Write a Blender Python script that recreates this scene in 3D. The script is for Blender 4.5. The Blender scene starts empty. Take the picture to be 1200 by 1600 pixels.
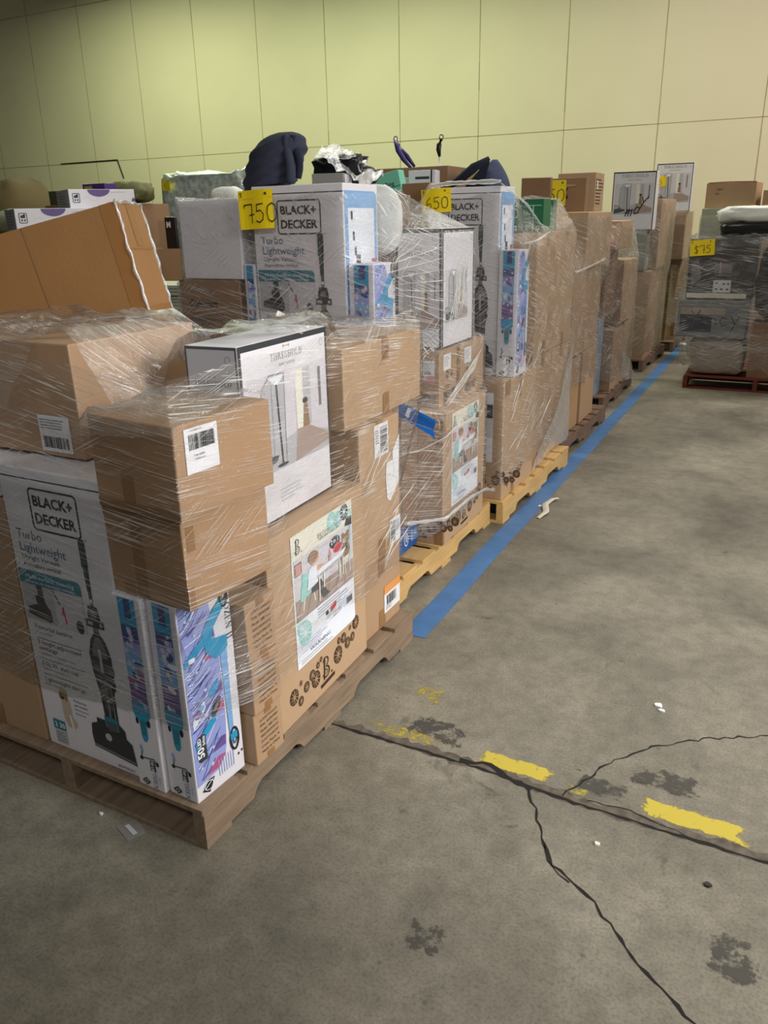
import bpy, bmesh, math, random
from mathutils import Vector, Matrix, noise
random.seed(7)
C = bpy.context.scene.collection
R_ = math.radians

# ------------------------------------------------------------------ camera
YAW, PITCH, ROLL, F_PX, EYE = 0.4778594, 0.3523350, -0.0208701, 1240.0, 1.5
_f0 = Vector((-math.sin(YAW), math.cos(YAW), 0)); _r0 = Vector((math.cos(YAW), math.sin(YAW), 0)); _u = Vector((0, 0, 1))
_fw = _f0 * math.cos(PITCH) - _u * math.sin(PITCH); _up = _u * math.cos(PITCH) + _f0 * math.sin(PITCH)
_r = _r0 * math.cos(ROLL) + _up * math.sin(ROLL); _up2 = -_r0 * math.sin(ROLL) + _up * math.cos(ROLL)
cam = bpy.data.cameras.new('camera'); co = bpy.data.objects.new('camera', cam); C.objects.link(co)
m = Matrix.Identity(4)
for i in range(3):
    m[i][0] = _r[i]; m[i][1] = _up2[i]; m[i][2] = -_fw[i]
m[2][3] = EYE
co.matrix_world = m
cam.sensor_fit = 'VERTICAL'; cam.sensor_height = 24.0; cam.lens = 24.0 * F_PX / 1600.0
cam.clip_start = 0.05; cam.clip_end = 100
S = bpy.context.scene
S.camera = co

# ------------------------------------------------------------------ light and exposure
S.view_settings.view_transform = 'Standard'; S.view_settings.look = 'None'
S.view_settings.exposure = 0.0; S.view_settings.gamma = 1.0; S.view_settings.use_curve_mapping = False
S.cycles.transparent_max_bounces = 48
S.cycles.sample_clamp_indirect = 6.0
w = bpy.data.worlds.new('hall_ambient'); S.world = w; w.use_nodes = True
w.node_tree.nodes['Background'].inputs[0].default_value = (0.80, 0.82, 0.80, 1)
w.node_tree.nodes['Background'].inputs[1].default_value = 0.085
def area(name, loc, size, power, col, target=None, spread=180):
    l = bpy.data.lights.new(name, 'AREA'); l.shape = 'RECTANGLE'; l.size, l.size_y = size; l.energy = power; l.color = col; l.spread = R_(spread)
    o = bpy.data.objects.new(name, l); C.objects.link(o); o.location = loc
    if target: o.rotation_euler = (Vector(target) - Vector(loc)).to_track_quat('-Z', 'Y').to_euler()
    return o
area('near_bay_lamp', (4.0, 1.35, 3.1), (1.6, 1.6), 66, (1.0, 0.985, 0.98), target=(-1.2, 1.7, 0.5), spread=84)
area('dock_door_daylight', (5.6, 5.4, 2.7), (5.0, 2.6), 22, (1.0, 0.985, 0.97), target=(-1.2, 3.2, 0.95), spread=95)
area('aisle_lamp', (1.5, 3.0, 5.0), (0.4, 1.6), 22, (1.0, 0.96, 0.88), spread=85)
area('aisle_lamp', (1.8, 7.2, 5.2), (0.5, 2.4), 62, (1.0, 0.94, 0.85), spread=140)
area('wall_row_lamp', (-9.4, 9.3, 5.35), (3.0, 0.3), 150, (0.88, 1.0, 0.66), spread=172)
area('wall_row_lamp', (-5.4, 9.3, 5.1), (3.0, 0.3), 122, (0.86, 1.0, 0.68), spread=168)
area('wall_row_lamp', (-1.4, 9.3, 5.1), (3.0, 0.3), 84, (1.0, 0.98, 0.88), spread=170)
area('wall_row_lamp', (2.6, 9.3, 5.1), (3.0, 0.3), 150, (1.0, 0.88, 0.84), spread=170)
area('row_lamp', (-2.8, 5.0, 5.1), (2.4, 0.4), 70, (1.0, 1.0, 0.93), spread=150)
area('added_front_fill', (0.8, -2.2, 4.6), (2.0, 0.5), 14, (1.0, 0.98, 0.97), target=(-1.6, 2.2, 1.0), spread=70)  # fill light added behind the viewer to lift the box fronts

# ------------------------------------------------------------------ materials
def lin(c):
    return tuple(((x / 255) / 12.92 if x / 255 <= .04045 else ((x / 255 + .055) / 1.055) ** 2.4) for x in c)
MATS = {}
def mat(name, rgb, rough=.6, metal=0., var=0., vscale=6., bump=0., bscale=80., stretch=(1, 1, 1), spec=.5):
    if name in MATS: return MATS[name]
    m = bpy.data.materials.new(name); m.use_nodes = True; nt = m.node_tree; N = nt.nodes; L = nt.links
    b = N['Principled BSDF']; c = lin(rgb)
    b.inputs['Base Color'].default_value = (*c, 1); b.inputs['Roughness'].default_value = rough; b.inputs['Metallic'].default_value = metal
    b.inputs['Specular IOR Level'].default_value = spec
    if var or bump:
        tc = N.new('ShaderNodeTexCoord'); mp = N.new('ShaderNodeMapping'); mp.inputs['Scale'].default_value = stretch
        L.new(tc.outputs['Object'], mp.inputs[0])
    if var:
        n = N.new('ShaderNodeTexNoise'); n.inputs['Scale'].default_value = vscale; n.inputs['Detail'].default_value = 5
        L.new(mp.outputs[0], n.inputs['Vector'])
        r = N.new('ShaderNodeMapRange'); r.inputs[1].default_value = .3; r.inputs[2].default_value = .7; r.inputs[3].default_value = 1 - var; r.inputs[4].default_value = 1 + var
        L.new(n.outputs['Fac'], r.inputs[0])
        x = N.new('ShaderNodeMix'); x.data_type = 'RGBA'; x.blend_type = 'MULTIPLY'; x.inputs[0].default_value = 1
        x.inputs[6].default_value = (*c, 1); L.new(r.outputs[0], x.inputs[7]); L.new(x.outputs[2], b.inputs['Base Color'])
    if bump:
        n2 = N.new('ShaderNodeTexNoise'); n2.inputs['Scale'].default_value = bscale; n2.inputs['Detail'].default_value = 3
        L.new(mp.outputs[0], n2.inputs['Vector'])
        bp = N.new('ShaderNodeBump'); bp.inputs['Strength'].default_value = bump; bp.inputs['Distance'].default_value = .004
        L.new(n2.outputs['Fac'], bp.inputs['Height']); L.new(bp.outputs[0], b.inputs['Normal'])
    MATS[name] = m
    return m
KRAFT = mat('kraft_board', (176, 144, 111), .62, var=.07, vscale=4, bump=.15, bscale=60, stretch=(1, 1, .3))
KRAFT2 = mat('pale_kraft_board', (186, 155, 121), .62, var=.06, vscale=3, bump=.12, bscale=60, stretch=(1, 1, .3))
KRAFT3 = mat('dark_kraft_board', (144, 112, 82), .65, var=.08, vscale=4, bump=.15, bscale=60)
KRAFTO = mat('orange_kraft_board', (172, 137, 100), .6, var=.06, vscale=5, bump=.15, bscale=70)
WHITE = mat('white_board', (226, 224, 228), .45, var=.02, vscale=3)
GREYB = mat('grey_board', (146, 148, 144), .5, var=.04)
TAPE = mat('brown_tape', (150, 112, 72), .3, var=.06, vscale=10)
INK = mat('black_ink', (28, 26, 28), .5)
BROWNINK = mat('brown_ink', (62, 40, 26), .6)
GREYINK = mat('grey_ink', (120, 118, 120), .5)
LGREY = mat('light_grey_ink', (184, 184, 188), .5)
PAPER = mat('label_paper', (232, 232, 234), .5)
TEAL = mat('teal_ink', (48, 124, 140), .45)
SLATE = mat('slate_blue_ink', (86, 110, 134), .5)
CHAR = mat('charcoal_ink', (52, 54, 58), .45)
DGREY = mat('dark_grey_ink', (82, 84, 88), .45)
BEIGE = mat('beige_ink', (196, 180, 158), .5)
TAN = mat('tan_ink', (150, 120, 92), .5)
SKY = mat('ice_blue_ink', (122, 172, 220), .35)
AQUA = mat('aqua_ink', (34, 152, 196), .35)
DEEP = mat('deep_blue_ink', (44, 66, 132), .35)
VIOLET = mat('violet_ink', (110, 84, 150), .35)
MAUVE = mat('mauve_ink', (176, 88, 128), .35)
LILAC = mat('lilac_ink', (150, 160, 216), .35)
SNOW = mat('snow_ink', (236, 240, 248), .4)
MINT = mat('mint_ink', (150, 212, 204), .45)
PINK = mat('pink_ink', (206, 150, 150), .5)
RED = mat('red_ink', (204, 62, 74), .45)
SKIN = mat('skin_tone_ink', (214, 166, 138), .5)
LAV = mat('lavender_ink', (212, 208, 214), .5)
WARM = mat('warm_floor_ink', (170, 150, 140), .5)
GOLD = mat('gold_ink', (178, 158, 92), .5)
CREAM = mat('cream_ink', (232, 230, 214), .5)
ORANGE = mat('orange_ink', (226, 152, 82), .5)
YELLOW = mat('yellow_card', (250, 222, 20), .5)
BLUEP = mat('blue_print', (24, 92, 170), .35)
PURPLE = mat('purple_print', (78, 44, 120), .4)
WOODD = mat('weathered_wood', (134, 114, 92), .75, var=.25, vscale=9, bump=.4, bscale=40, stretch=(6, .6, 6))
WOODL = mat('fresh_wood', (206, 168, 108), .65, var=.14, vscale=8, bump=.3, bscale=40, stretch=(6, .6, 6))
WOODM = mat('brown_wood', (118, 92, 74), .75, var=.25, vscale=9, bump=.4, bscale=40, stretch=(6, .6, 6))
WOODR = mat('red_painted_wood', (104, 40, 26), .6, var=.25, vscale=9, bump=.3, bscale=40)
NAVY = mat('navy_fleece', (50, 54, 70), .9, var=.12, vscale=20, bump=.3, bscale=300)
NAVY2 = mat('slate_fleece', (70, 78, 104), .9, var=.1, vscale=20, bump=.3, bscale=300)
NAVYD = mat('dark_fleece_lining', (24, 30, 44), .95)
PLASTW = mat('white_plastic', (224, 226, 220), .3)
BLACKP = mat('black_plastic', (20, 20, 22), .35)
PURPLEP = mat('purple_plastic', (64, 52, 120), .35)
METAL = mat('bare_metal', (190, 190, 190), .3, metal=.9)
GREENB = mat('green_carton', (18, 104, 62), .4, var=.08)
MINTB = mat('mint_carton', (126, 208, 178), .5)

def film_mat(name, tilt=6, dens=.5, tilt2=-28, dens2=.3, crumple=0.0, milky=.012):
    if name in MATS: return MATS[name]
    m = bpy.data.materials.new(name); m.use_nodes = True; nt = m.node_tree; N = nt.nodes; L = nt.links
    for n in list(N): N.remove(n)
    out = N.new('ShaderNodeOutputMaterial'); uv = N.new('ShaderNodeTexCoord')
    def streak(t, sx, sz, lo, hi, seed):
        mp = N.new('ShaderNodeMapping'); mp.inputs['Rotation'].default_value = (0, 0, R_(t)); L.new(uv.outputs['UV'], mp.inputs[0])
        m2 = N.new('ShaderNodeMapping'); m2.inputs['Scale'].default_value = (sx, sz, 1); m2.inputs['Location'].default_value = (seed, seed * 2.3, 0); L.new(mp.outputs[0], m2.inputs[0])
        n = N.new('ShaderNodeTexNoise'); n.inputs['Scale'].default_value = 1; n.inputs['Detail'].default_value = 2; n.inputs['Roughness'].default_value = .6
        n.inputs['Distortion'].default_value = .15; L.new(m2.outputs[0], n.inputs['Vector'])
        r = N.new('ShaderNodeMapRange'); r.interpolation_type = 'SMOOTHSTEP'; r.inputs[1].default_value = lo; r.inputs[2].default_value = hi; L.new(n.outputs['Fac'], r.inputs[0])
        return r.outputs[0], n.outputs['Fac']
    def cl(sc, lo, hi, seed):
        m2 = N.new('ShaderNodeMapping'); m2.inputs['Scale'].default_value = (sc, sc * 1.6, 1); m2.inputs['Location'].default_value = (seed, seed, 0); L.new(uv.outputs['UV'], m2.inputs[0])
        n = N.new('ShaderNodeTexNoise'); n.inputs['Scale'].default_value = 1; n.inputs['Detail'].default_value = 2; L.new(m2.outputs[0], n.inputs['Vector'])
        r = N.new('ShaderNodeMapRange'); r.inputs[1].default_value = lo; r.inputs[2].default_value = hi; L.new(n.outputs['Fac'], r.inputs[0])
        return r.outputs[0]
    def mth(op, a, b):
        x = N.new('ShaderNodeMath'); x.operation = op
        for i, q in enumerate((a, b)):
            if isinstance(q, (int, float)): x.inputs[i].default_value = q
            else: L.new(q, x.inputs[i])
        return x.outputs[0]
    s1, h1 = streak(tilt, 4.5, 290, .572, .622, 3.1)
    s2, h2 = streak(tilt2, 4, 240, .585, .635, 9.7)
    a = mth('MULTIPLY', mth('MULTIPLY', s1, cl(4, .33, .62, 5)), dens)
    b = mth('MULTIPLY', mth('MULTIPLY', s2, cl(3, .44, .62, 1.7)), dens2)
    st = mth('MINIMUM', mth('ADD', a, b), .9)
    hh = mth('ADD', h1, h2)
    bp = N.new('ShaderNodeBump'); bp.inputs['Strength'].default_value = .5; bp.inputs['Distance'].default_value = .006; L.new(hh, bp.inputs['Height'])
    bp2 = bp
    if crumple:
        n = N.new('ShaderNodeTexNoise'); n.inputs['Scale'].default_value = 14; n.inputs['Detail'].default_value = 4; n.inputs['Distortion'].default_value = 1.2; L.new(uv.outputs['UV'], n.inputs['Vector'])
        bp2 = N.new('ShaderNodeBump'); bp2.inputs['Strength'].default_value = crumple; bp2.inputs['Distance'].default_value = .03
        L.new(n.outputs['Fac'], bp2.inputs['Height']); L.new(bp.outputs[0], bp2.inputs['Normal'])
    tr = N.new('ShaderNodeBsdfTransparent'); tr.inputs[0].default_value = (.97, .97, .97, 1)
    gl = N.new('ShaderNodeBsdfGlossy'); gl.inputs['Roughness'].default_value = .16; gl.inputs[0].default_value = (1, 1, 1, 1); L.new(bp2.outputs[0], gl.inputs['Normal'])
    fr = N.new('ShaderNodeLayerWeight'); fr.inputs['Blend'].default_value = .25
    f1 = mth('MINIMUM', mth('ADD', mth('MULTIPLY', fr.outputs['Fresnel'], .5), .05), .6)
    mx = N.new('ShaderNodeMixShader'); L.new(f1, mx.inputs[0]); L.new(tr.outputs[0], mx.inputs[1]); L.new(gl.outputs[0], mx.inputs[2])
    df = N.new('ShaderNodeBsdfDiffuse'); df.inputs[0].default_value = (.92, .92, .89, 1); tl = N.new('ShaderNodeBsdfTranslucent'); tl.inputs[0].default_value = (.92, .92, .89, 1)
    m1 = N.new('ShaderNodeMixShader'); m1.inputs[0].default_value = .25; L.new(df.outputs[0], m1.inputs[1]); L.new(tl.outputs[0], m1.inputs[2])
    g2 = N.new('ShaderNodeBsdfGlossy'); g2.inputs['Roughness'].default_value = .3; L.new(bp2.outputs[0], g2.inputs['Normal'])
    pr = N.new('ShaderNodeMixShader'); pr.inputs[0].default_value = .35; L.new(m1.outputs[0], pr.inputs[1]); L.new(g2.outputs[0], pr.inputs[2])
    mx2 = N.new('ShaderNodeMixShader'); L.new(mth('ADD', mth('MULTIPLY', st, .97), milky), mx2.inputs[0]); L.new(mx.outputs[0], mx2.inputs[1]); L.new(pr.outputs[0], mx2.inputs[2])
    L.new(mx2.outputs[0], out.inputs['Surface'])
    MATS[name] = m
    return m
FILM = film_mat('stretch_film', dens=.85, dens2=.5)
FILMD = film_mat('stretch_film_dense', tilt=14, dens=.95, tilt2=-38, dens2=.9, milky=.05)
FILMT = film_mat('stretch_film_loose', tilt=10, dens=.5, dens2=.5, crumple=.8, milky=.05)
FILMR = film_mat('gathered_film', 5, .5, 20, .3, .5, .30)

# ------------------------------------------------------------------ helpers
def tag(o, label=None, cat=None, group=None, kind=None):
    if label: o['label'] = label
    if cat: o['category'] = cat
    if group: o['group'] = group
    if kind: o['kind'] = kind
    return o
def empty(name, loc, rz=0.):
    o = bpy.data.objects.new(name, None); C.objects.link(o); o.location = loc; o.rotation_euler = (0, 0, R_(rz)); o.empty_display_size = .1
    return o
class MB:
    """collects geometry; build() links it as one mesh object"""
    def __init__(s): s.v = []; s.f = []; s.m = []; s.mats = []; s.uv = None
    def mi(s, mt):
        if mt not in s.mats: s.mats.append(mt)
        return s.mats.index(mt)
    def poly(s, pts, mt):
        i = len(s.v); s.v += [tuple(p) for p in pts]; s.f.append(tuple(range(i, i + len(pts)))); s.m.append(s.mi(mt))
    def box(s, a, b, mt, M=None):
        (x0, y0, z0), (x1, y1, z1) = a, b
        P = [(x0, y0, z0), (x1, y0, z0), (x1, y1, z0), (x0, y1, z0), (x0, y0, z1), (x1, y0, z1), (x1, y1, z1), (x0, y1, z1)]
        if M: P = [M @ Vector(p) for p in P]
        i = len(s.v); s.v += [tuple(p) for p in P]
        for q in ((0, 3, 2, 1), (4, 5, 6, 7), (0, 1, 5, 4), (1, 2, 6, 5), (2, 3, 7, 6), (3, 0, 4, 7)):
            s.f.append(tuple(i + k for k in q)); s.m.append(s.mi(mt))
    def prism(s, pts, axis, a, b, mt):
        """extrude a 2-D outline along axis x or y"""
        def P(p, t): return (t, p[0], p[1]) if axis == 'x' else (p[0], t, p[1])
        n = len(pts); i = len(s.v); s.v += [P(p, a) for p in pts] + [P(p, b) for p in pts]; k = s.mi(mt)
        s.f.append(tuple(range(i, i + n))); s.f.append(tuple(range(i + 2 * n - 1, i + n - 1, -1))); s.m += [k, k]
        for j in range(n):
            s.f.append((i + j, i + n + j, i + n + (j + 1) % n, i + (j + 1) % n)); s.m.append(k)
    def rings(s, R, mt, caps=True, closed=True):
        """skin a list of rings of equal length"""
        i = len(s.v); n = len(R[0]); k = s.mi(mt)
        for r in R: s.v += [tuple(p) for p in r]
        for a in range(len(R) - 1):
            for j in range(n if closed else n - 1):
                s.f.append((i + a * n + j, i + a * n + (j + 1) % n, i + (a + 1) * n + (j + 1) % n, i + (a + 1) * n + j)); s.m.append(k)
        if caps and closed:
            s.f.append(tuple(range(i + n - 1, i - 1, -1))); s.f.append(tuple(i + (len(R) - 1) * n + j for j in range(n))); s.m += [k, k]
    def tube(s, path, rad, mt, n=8):
        P = [Vector(p) for p in path]; R = []
        for i, p in enumerate(P):
            d = (P[min(i + 1, len(P) - 1)] - P[max(i - 1, 0)]).normalized()
            a = d.cross(Vector((0, 0, 1)) if abs(d.z) < .9 else Vector((1, 0, 0))).normalized(); b = d.cross(a)
            r = rad[i] if isinstance(rad, (list, tuple)) else rad
            R.append([p + (a * math.cos(2 * math.pi * j / n) + b * math.sin(2 * math.pi * j / n)) * r for j in range(n)])
        s.rings(R, mt)
    def build(s, name, parent=None, smooth=False, bevel=0., fix=True):
        me = bpy.data.meshes.new(name); me.from_pydata(s.v, [], s.f)
        for mt in s.mats: me.materials.append(mt)
        me.polygons.foreach_set('material_index', s.m)
        if s.uv:
            l = me.uv_layers.new(name='UVMap')
            for p in me.polygons:
                for li, vi in zip(p.loop_indices, p.vertices): l.data[li].uv = s.uv[vi]
        if smooth: me.polygons.foreach_set('use_smooth', [True] * len(me.polygons))
        if bevel or fix:
            bm = bmesh.new(); bm.from_mesh(me)
            if fix: bmesh.ops.recalc_face_normals(bm, faces=bm.faces)
            if bevel: bmesh.ops.bevel(bm, geom=list(bm.edges), offset=bevel, segments=2, affect='EDGES', profile=.6)
            bm.to_mesh(me); bm.free()
        me.update()
        o = bpy.data.objects.new(name, me); C.objects.link(o)
        if parent: o.parent = parent
        return o
def struct(o):
    o['kind'] = 'structure'; return o

# ---- lettering
_TX = {}
def text_mesh(s, bold=0.0):
    k = (s, bold)
    if k in _TX: return _TX[k]
    c = bpy.data.curves.new('letters', 'FONT'); c.body = s; c.size = 1; c.offset = bold; c.resolution_u = 2; c.fill_mode = 'FRONT'
    o = bpy.data.objects.new('letters', c); C.objects.link(o)
    me = bpy.data.meshes.new_from_object(o)
    V = [(v.co.x / .70, v.co.y / .70) for v in me.vertices]; Fc = [tuple(p.vertices) for p in me.polygons]
    bpy.data.objects.remove(o); bpy.data.curves.remove(c); bpy.data.meshes.remove(me)
    W = max([v[0] for v in V], default=0)
    _TX[k] = (V, Fc, W)
    return _TX[k]
def _ring(cx, cy, ro, io, a0=0, a1=360, n=18):
    q = []
    for i in range(n):
        t0 = R_(a0 + (a1 - a0) * i / n); t1 = R_(a0 + (a1 - a0) * (i + 1) / n)
        q.append([(cx + ro[0] * math.cos(t0), cy + ro[1] * math.sin(t0)), (cx + ro[0] * math.cos(t1), cy + ro[1] * math.sin(t1)),
                  (cx + io[0] * math.cos(t1), cy + io[1] * math.sin(t1)), (cx + io[0] * math.cos(t0), cy + io[1] * math.sin(t0))])
    return q
def _bar(x0, y0, x1, y1): return [[(x0, y0), (x1, y0), (x1, y1), (x0, y1)]]
_T, _t = .15, .055
SERIF = {
 'T': (.72, _bar(.285, 0, .435, 1) + _bar(0, 1 - _t, .72, 1) + _bar(0, .78, _t, 1) + _bar(.665, .78, .72, 1) + _bar(.19, 0, .53, _t)),
 'H': (.86, _bar(.1, 0, .1 + _T, 1) + _bar(.61, 0, .61 + _T, 1) + _bar(.2, .48, .65, .48 + _t) + _bar(0, 0, .35, _t) + _bar(.51, 0, .86, _t) + _bar(0, 1 - _t, .35, 1) + _bar(.51, 1 - _t, .86, 1)),
 'R': (.84, _bar(.1, 0, .1 + _T, 1) + _bar(0, 0, .35, _t) + _bar(0, 1 - _t, .3, 1) + _ring(.3, .745, (.33, .255), (.17, .2), -90, 90, 10) + [[(.32, .5), (.46, .5), (.84, 0), (.66, 0)]]),
 'E': (.70, _bar(.1, 0, .1 + _T, 1) + _bar(0, 0, .66, _t) + _bar(0, 1 - _t, .62, 1) + _bar(.2, .48, .48, .48 + _t) + _bar(.62, 0, .68, .24) + _bar(.58, .78, .63, 1) + _bar(.46, .38, .51, .64)),
 'S': (.60, _ring(.29, .745, (.27, .255), (.15, .2), 30, 270, 12) + _ring(.29, .255, (.29, .255), (.16, .2), -150, 90, 12) + _bar(.5, .72, .55, .95) + _bar(.02, .05, .07, .28)),
 'O': (.86, _ring(.43, .5, (.43, .52), (.26, .46), 0, 360, 24)),
 'L': (.68, _bar(.1, 0, .1 + _T, 1) + _bar(0, 0, .64, _t) + _bar(0, 1 - _t, .35, 1) + _bar(.6, 0, .66, .28)),
 'D': (.86, _bar(.1, 0, .1 + _T, 1) + _bar(0, 0, .4, _t) + _bar(0, 1 - _t, .4, 1) + _ring(.36, .5, (.46, .5), (.3, .445), -90, 90, 14)),
 'B': (.76, _bar(.1, 0, .1 + _T, 1) + _bar(0, 0, .35, _t) + _bar(0, 1 - _t, .35, 1) + _ring(.33, .76, (.32, .24), (.17, .185), -90, 90, 10) + _ring(.33, .27, (.4, .27), (.24, .215), -90, 90, 10)),
 'F': (.66, _bar(.1, 0, .1 + _T, 1) + _bar(0, 0, .38, _t) + _bar(0, 1 - _t, .64, 1) + _bar(.2, .46, .5, .46 + _t) + _bar(.58, .74, .64, 1)),
 'Z': (.68, _bar(.02, 0, .66, _t) + _bar(.04, 1 - _t, .66, 1) + [[(.02, _t), (.2, _t), (.66, 1 - _t), (.48, 1 - _t)]] + _bar(.61, 0, .67, .25) + _bar(.03, .75, .09, 1)),
 'N': (.88, _bar(.1, 0, .16, 1) + _bar(.72, 0, .78, 1) + [[(.08, 1), (.24, 1), (.8, 0), (.66, 0)]] + _bar(0, 0, .28, _t) + _bar(.6, 1 - _t, .88, 1)),
 'I': (.36, _bar(.1, 0, .1 + _T, 1) + _bar(0, 0, .35, _t) + _bar(0, 1 - _t, .35, 1)),
 'K': (.86, _bar(.1, 0, .1 + _T, 1) + _bar(0, 0, .35, _t) + _bar(0, 1 - _t, .35, 1) + [[(.24, .42), (.32, .42), (.78, 1), (.7, 1)], [(.36, .56), (.5, .64), (.86, 0), (.68, 0)]]),
 'P': (.72, _bar(.1, 0, .1 + _T, 1) + _bar(0, 0, .38, _t) + _bar(0, 1 - _t, .3, 1) + _ring(.3, .73, (.38, .27), (.22, .215), -90, 90, 10)),
 ' ': (.4, []), '.': (.3, _ring(.12, .09, (.1, .1), (.001, .001), 0, 360, 10)),
}
DIGIT = {
 '7': [[(0, .82), (.02, .98), (.55, 1), (.52, .5), (.5, 0)], [(.36, .42), (.68, .46)]],
 '5': [[(.55, 1), (.12, .96), (.1, .6), (.35, .66), (.55, .45), (.5, .15), (.28, 0), (.03, .1)]],
 '0': [[(.35, 1), (.1, .85), (.02, .5), (.1, .12), (.32, 0), (.55, .15), (.62, .5), (.55, .88), (.35, 1)]],
 '6': [[(.45, 1), (.14, .7), (.05, .35), (.15, .03), (.38, 0), (.55, .2), (.48, .45), (.25, .48), (.08, .3)]],
 '$': [[(.6, .85), (.3, .95), (.1, .75), (.3, .52), (.55, .35), (.45, .1), (.05, .1)], [(.3, 1.1), (.34, -.1)]],
 'Y': [[(0, 1), (.3, .5), (.6, 1)], [(.3, .5), (.1, -.3)]], 'c': [[(.5, .5), (.2, .6), (.05, .3), (.2, 0), (.55, .1)]],
 'a': [[(.5, .5), (.2, .6), (.05, .3), (.2, 0), (.5, .3), (.52, .6), (.55, 0)]], 'n': [[(.05, .6), (.1, 0)], [(.1, .4), (.35, .6), (.5, .45), (.55, 0)]],
 'y': [[(.05, .6), (.3, .05)], [(.6, .6), (.1, -.5)]], 'm': [[(.0, .6), (.05, 0)], [(.05, .4), (.2, .6), (.3, 0)], [(.3, .4), (.48, .6), (.55, 0)]],
}
class Print:
    """flat printing laid on one face of a box; u to the right, v up, metres"""
    def __init__(s, at): s.at = at; s.b = MB()
    def poly(s, pts, mt, l=0): s.b.poly([s.at(u, v, l) for u, v in pts], mt); return s
    def rect(s, u0, v0, u1, v1, mt, l=0): return s.poly([(u0, v0), (u1, v0), (u1, v1), (u0, v1)], mt, l)
    def ell(s, cu, cv, ru, rv, mt, l=0, n=18, rot=0):
        c, q = math.cos(R_(rot)), math.sin(R_(rot)); P = []
        for i in range(n):
            a = 2 * math.pi * i / n; x, y = ru * math.cos(a), rv * math.sin(a); P.append((cu + x * c - y * q, cv + x * q + y * c))
        return s.poly(P, mt, l)
    def ring(s, cu, cv, ru, rv, th, mt, l=0, n=20, a0=0, a1=360):
        for q in _ring(cu, cv, (ru, rv), (ru - th, rv - th), a0, a1, n): s.poly(q, mt, l)
        return s
    def line(s, pts, wd, mt, l=0):
        for (x0, y0), (x1, y1) in zip(pts, pts[1:]):
            dx, dy = x1 - x0, y1 - y0; k = math.hypot(dx, dy) or 1; nx, ny = -dy / k * wd / 2, dx / k * wd / 2; ex, ey = dx / k * wd * .3, dy / k * wd * .3
            s.poly([(x0 + nx - ex, y0 + ny - ey), (x0 - nx - ex, y0 - ny - ey), (x1 - nx + ex, y1 - ny + ey), (x1 + nx + ex, y1 + ny + ey)], mt, l)
        return s
    def rr(s, u0, v0, u1, v1, r, corners='abcd'):
        P = []
        for (cx, cy, a, k) in ((u1 - r, v1 - r, 0, 'b'), (u0 + r, v1 - r, 90, 'a'), (u0 + r, v0 + r, 180, 'c'), (u1 - r, v0 + r, 270, 'd')):
            if k in corners: P += [(cx + r * math.cos(R_(a + t)), cy + r * math.sin(R_(a + t))) for t in (0, 22, 45, 68, 90)]
            else: P.append((u1 if a in (0, 270) else u0, v1 if a in (0, 90) else v0))
        return P
    def rframe(s, u0, v0, u1, v1, r, th, mt, l=0):
        o = s.rr(u0, v0, u1, v1, r); i = s.rr(u0 + th, v0 + th, u1 - th, v1 - th, max(r - th, .001))
        for k in range(len(o)): j = (k + 1) % len(o); s.poly([o[k], o[j], i[j], i[k]], mt, l)
        return s
    def text(s, t, u, v, h, mt, l=0, al='l', rot=0, bold=0.0, wide=None):
        V, Fc, W = text_mesh(t, bold); k = h; sx = 1.0
        if wide: sx = wide / (W * k)
        off = {'l': 0, 'c': W * k * sx / 2, 'r': W * k * sx}[al]; c, q = math.cos(R_(rot)), math.sin(R_(rot))
        P = [((x * k * sx - off), y * k) for x, y in V]
        i0 = len(s.b.v); s.b.v += [tuple(s.at(u + x * c - y * q, v + x * q + y * c, l)) for x, y in P]
        for f in Fc: s.b.f.append(tuple(i0 + j for j in f)); s.b.m.append(s.b.mi(mt))
        return s
    def serif(s, t, u, v, h, mt, l=0, al='c', rot=0, gap=.14, wide=None):
        W = sum(SERIF[c][0] + gap for c in t) - gap; sx = wide / (W * h) if wide else 1
        c, q = math.cos(R_(rot)), math.sin(R_(rot)); x0 = -W / 2 if al == 'c' else 0
        for ch in t:
            gw, P = SERIF[ch]
            for p in P: s.poly([(u + ((x0 + x) * sx * c - y * q) * h, v + ((x0 + x) * sx * q + y * c) * h) for x, y in p], mt, l)
            x0 += gw + gap
        return s
    def hand(s, t, u, v, h, mt, l=0, wd=.004, gap=.8, slant=0.):
        for i, ch in enumerate(t):
            for st in DIGIT[ch]: s.line([(u + (x + i * gap + y * slant) * h, v + y * h) for x, y in st], wd, mt, l)
        return s
    def dashes(s, u0, v0, u1, n, dv, h, mt, l=0, seed=0):
        """small print too small to read: rows of short word strokes"""
        rn = random.Random(seed)
        for i in range(n):
            u = u0; end = u0 + (u1 - u0) * rn.uniform(.6, 1)
            while u < end:
                k = rn.uniform(.6, 2.2) * h; s.rect(u, v0 - i * dv, min(u + k, end), v0 - i * dv + h, mt, l); u += k + h * .5
        return s
    def bars(s, u0, v0, u1, v1, mt, l=0, seed=1, vert=True):
        rn = random.Random(seed); n0, n1 = (u0, u1) if vert else (v0, v1); t = n0; st = (n1 - n0) / 44
        while t < n1 - st:
            k = st * rn.choice((.6, .6, 1.2, 1.9))
            if vert: s.rect(t, v0, min(t + k, n1), v1, mt, l)
            else: s.rect(u0, t, u1, min(t + k, n1), mt, l)
            t += k + st * rn.choice((.6, .8, 1.4))
        return s
    def done(s, name, parent):
        return s.b.build(name, parent, fix=False)

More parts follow.
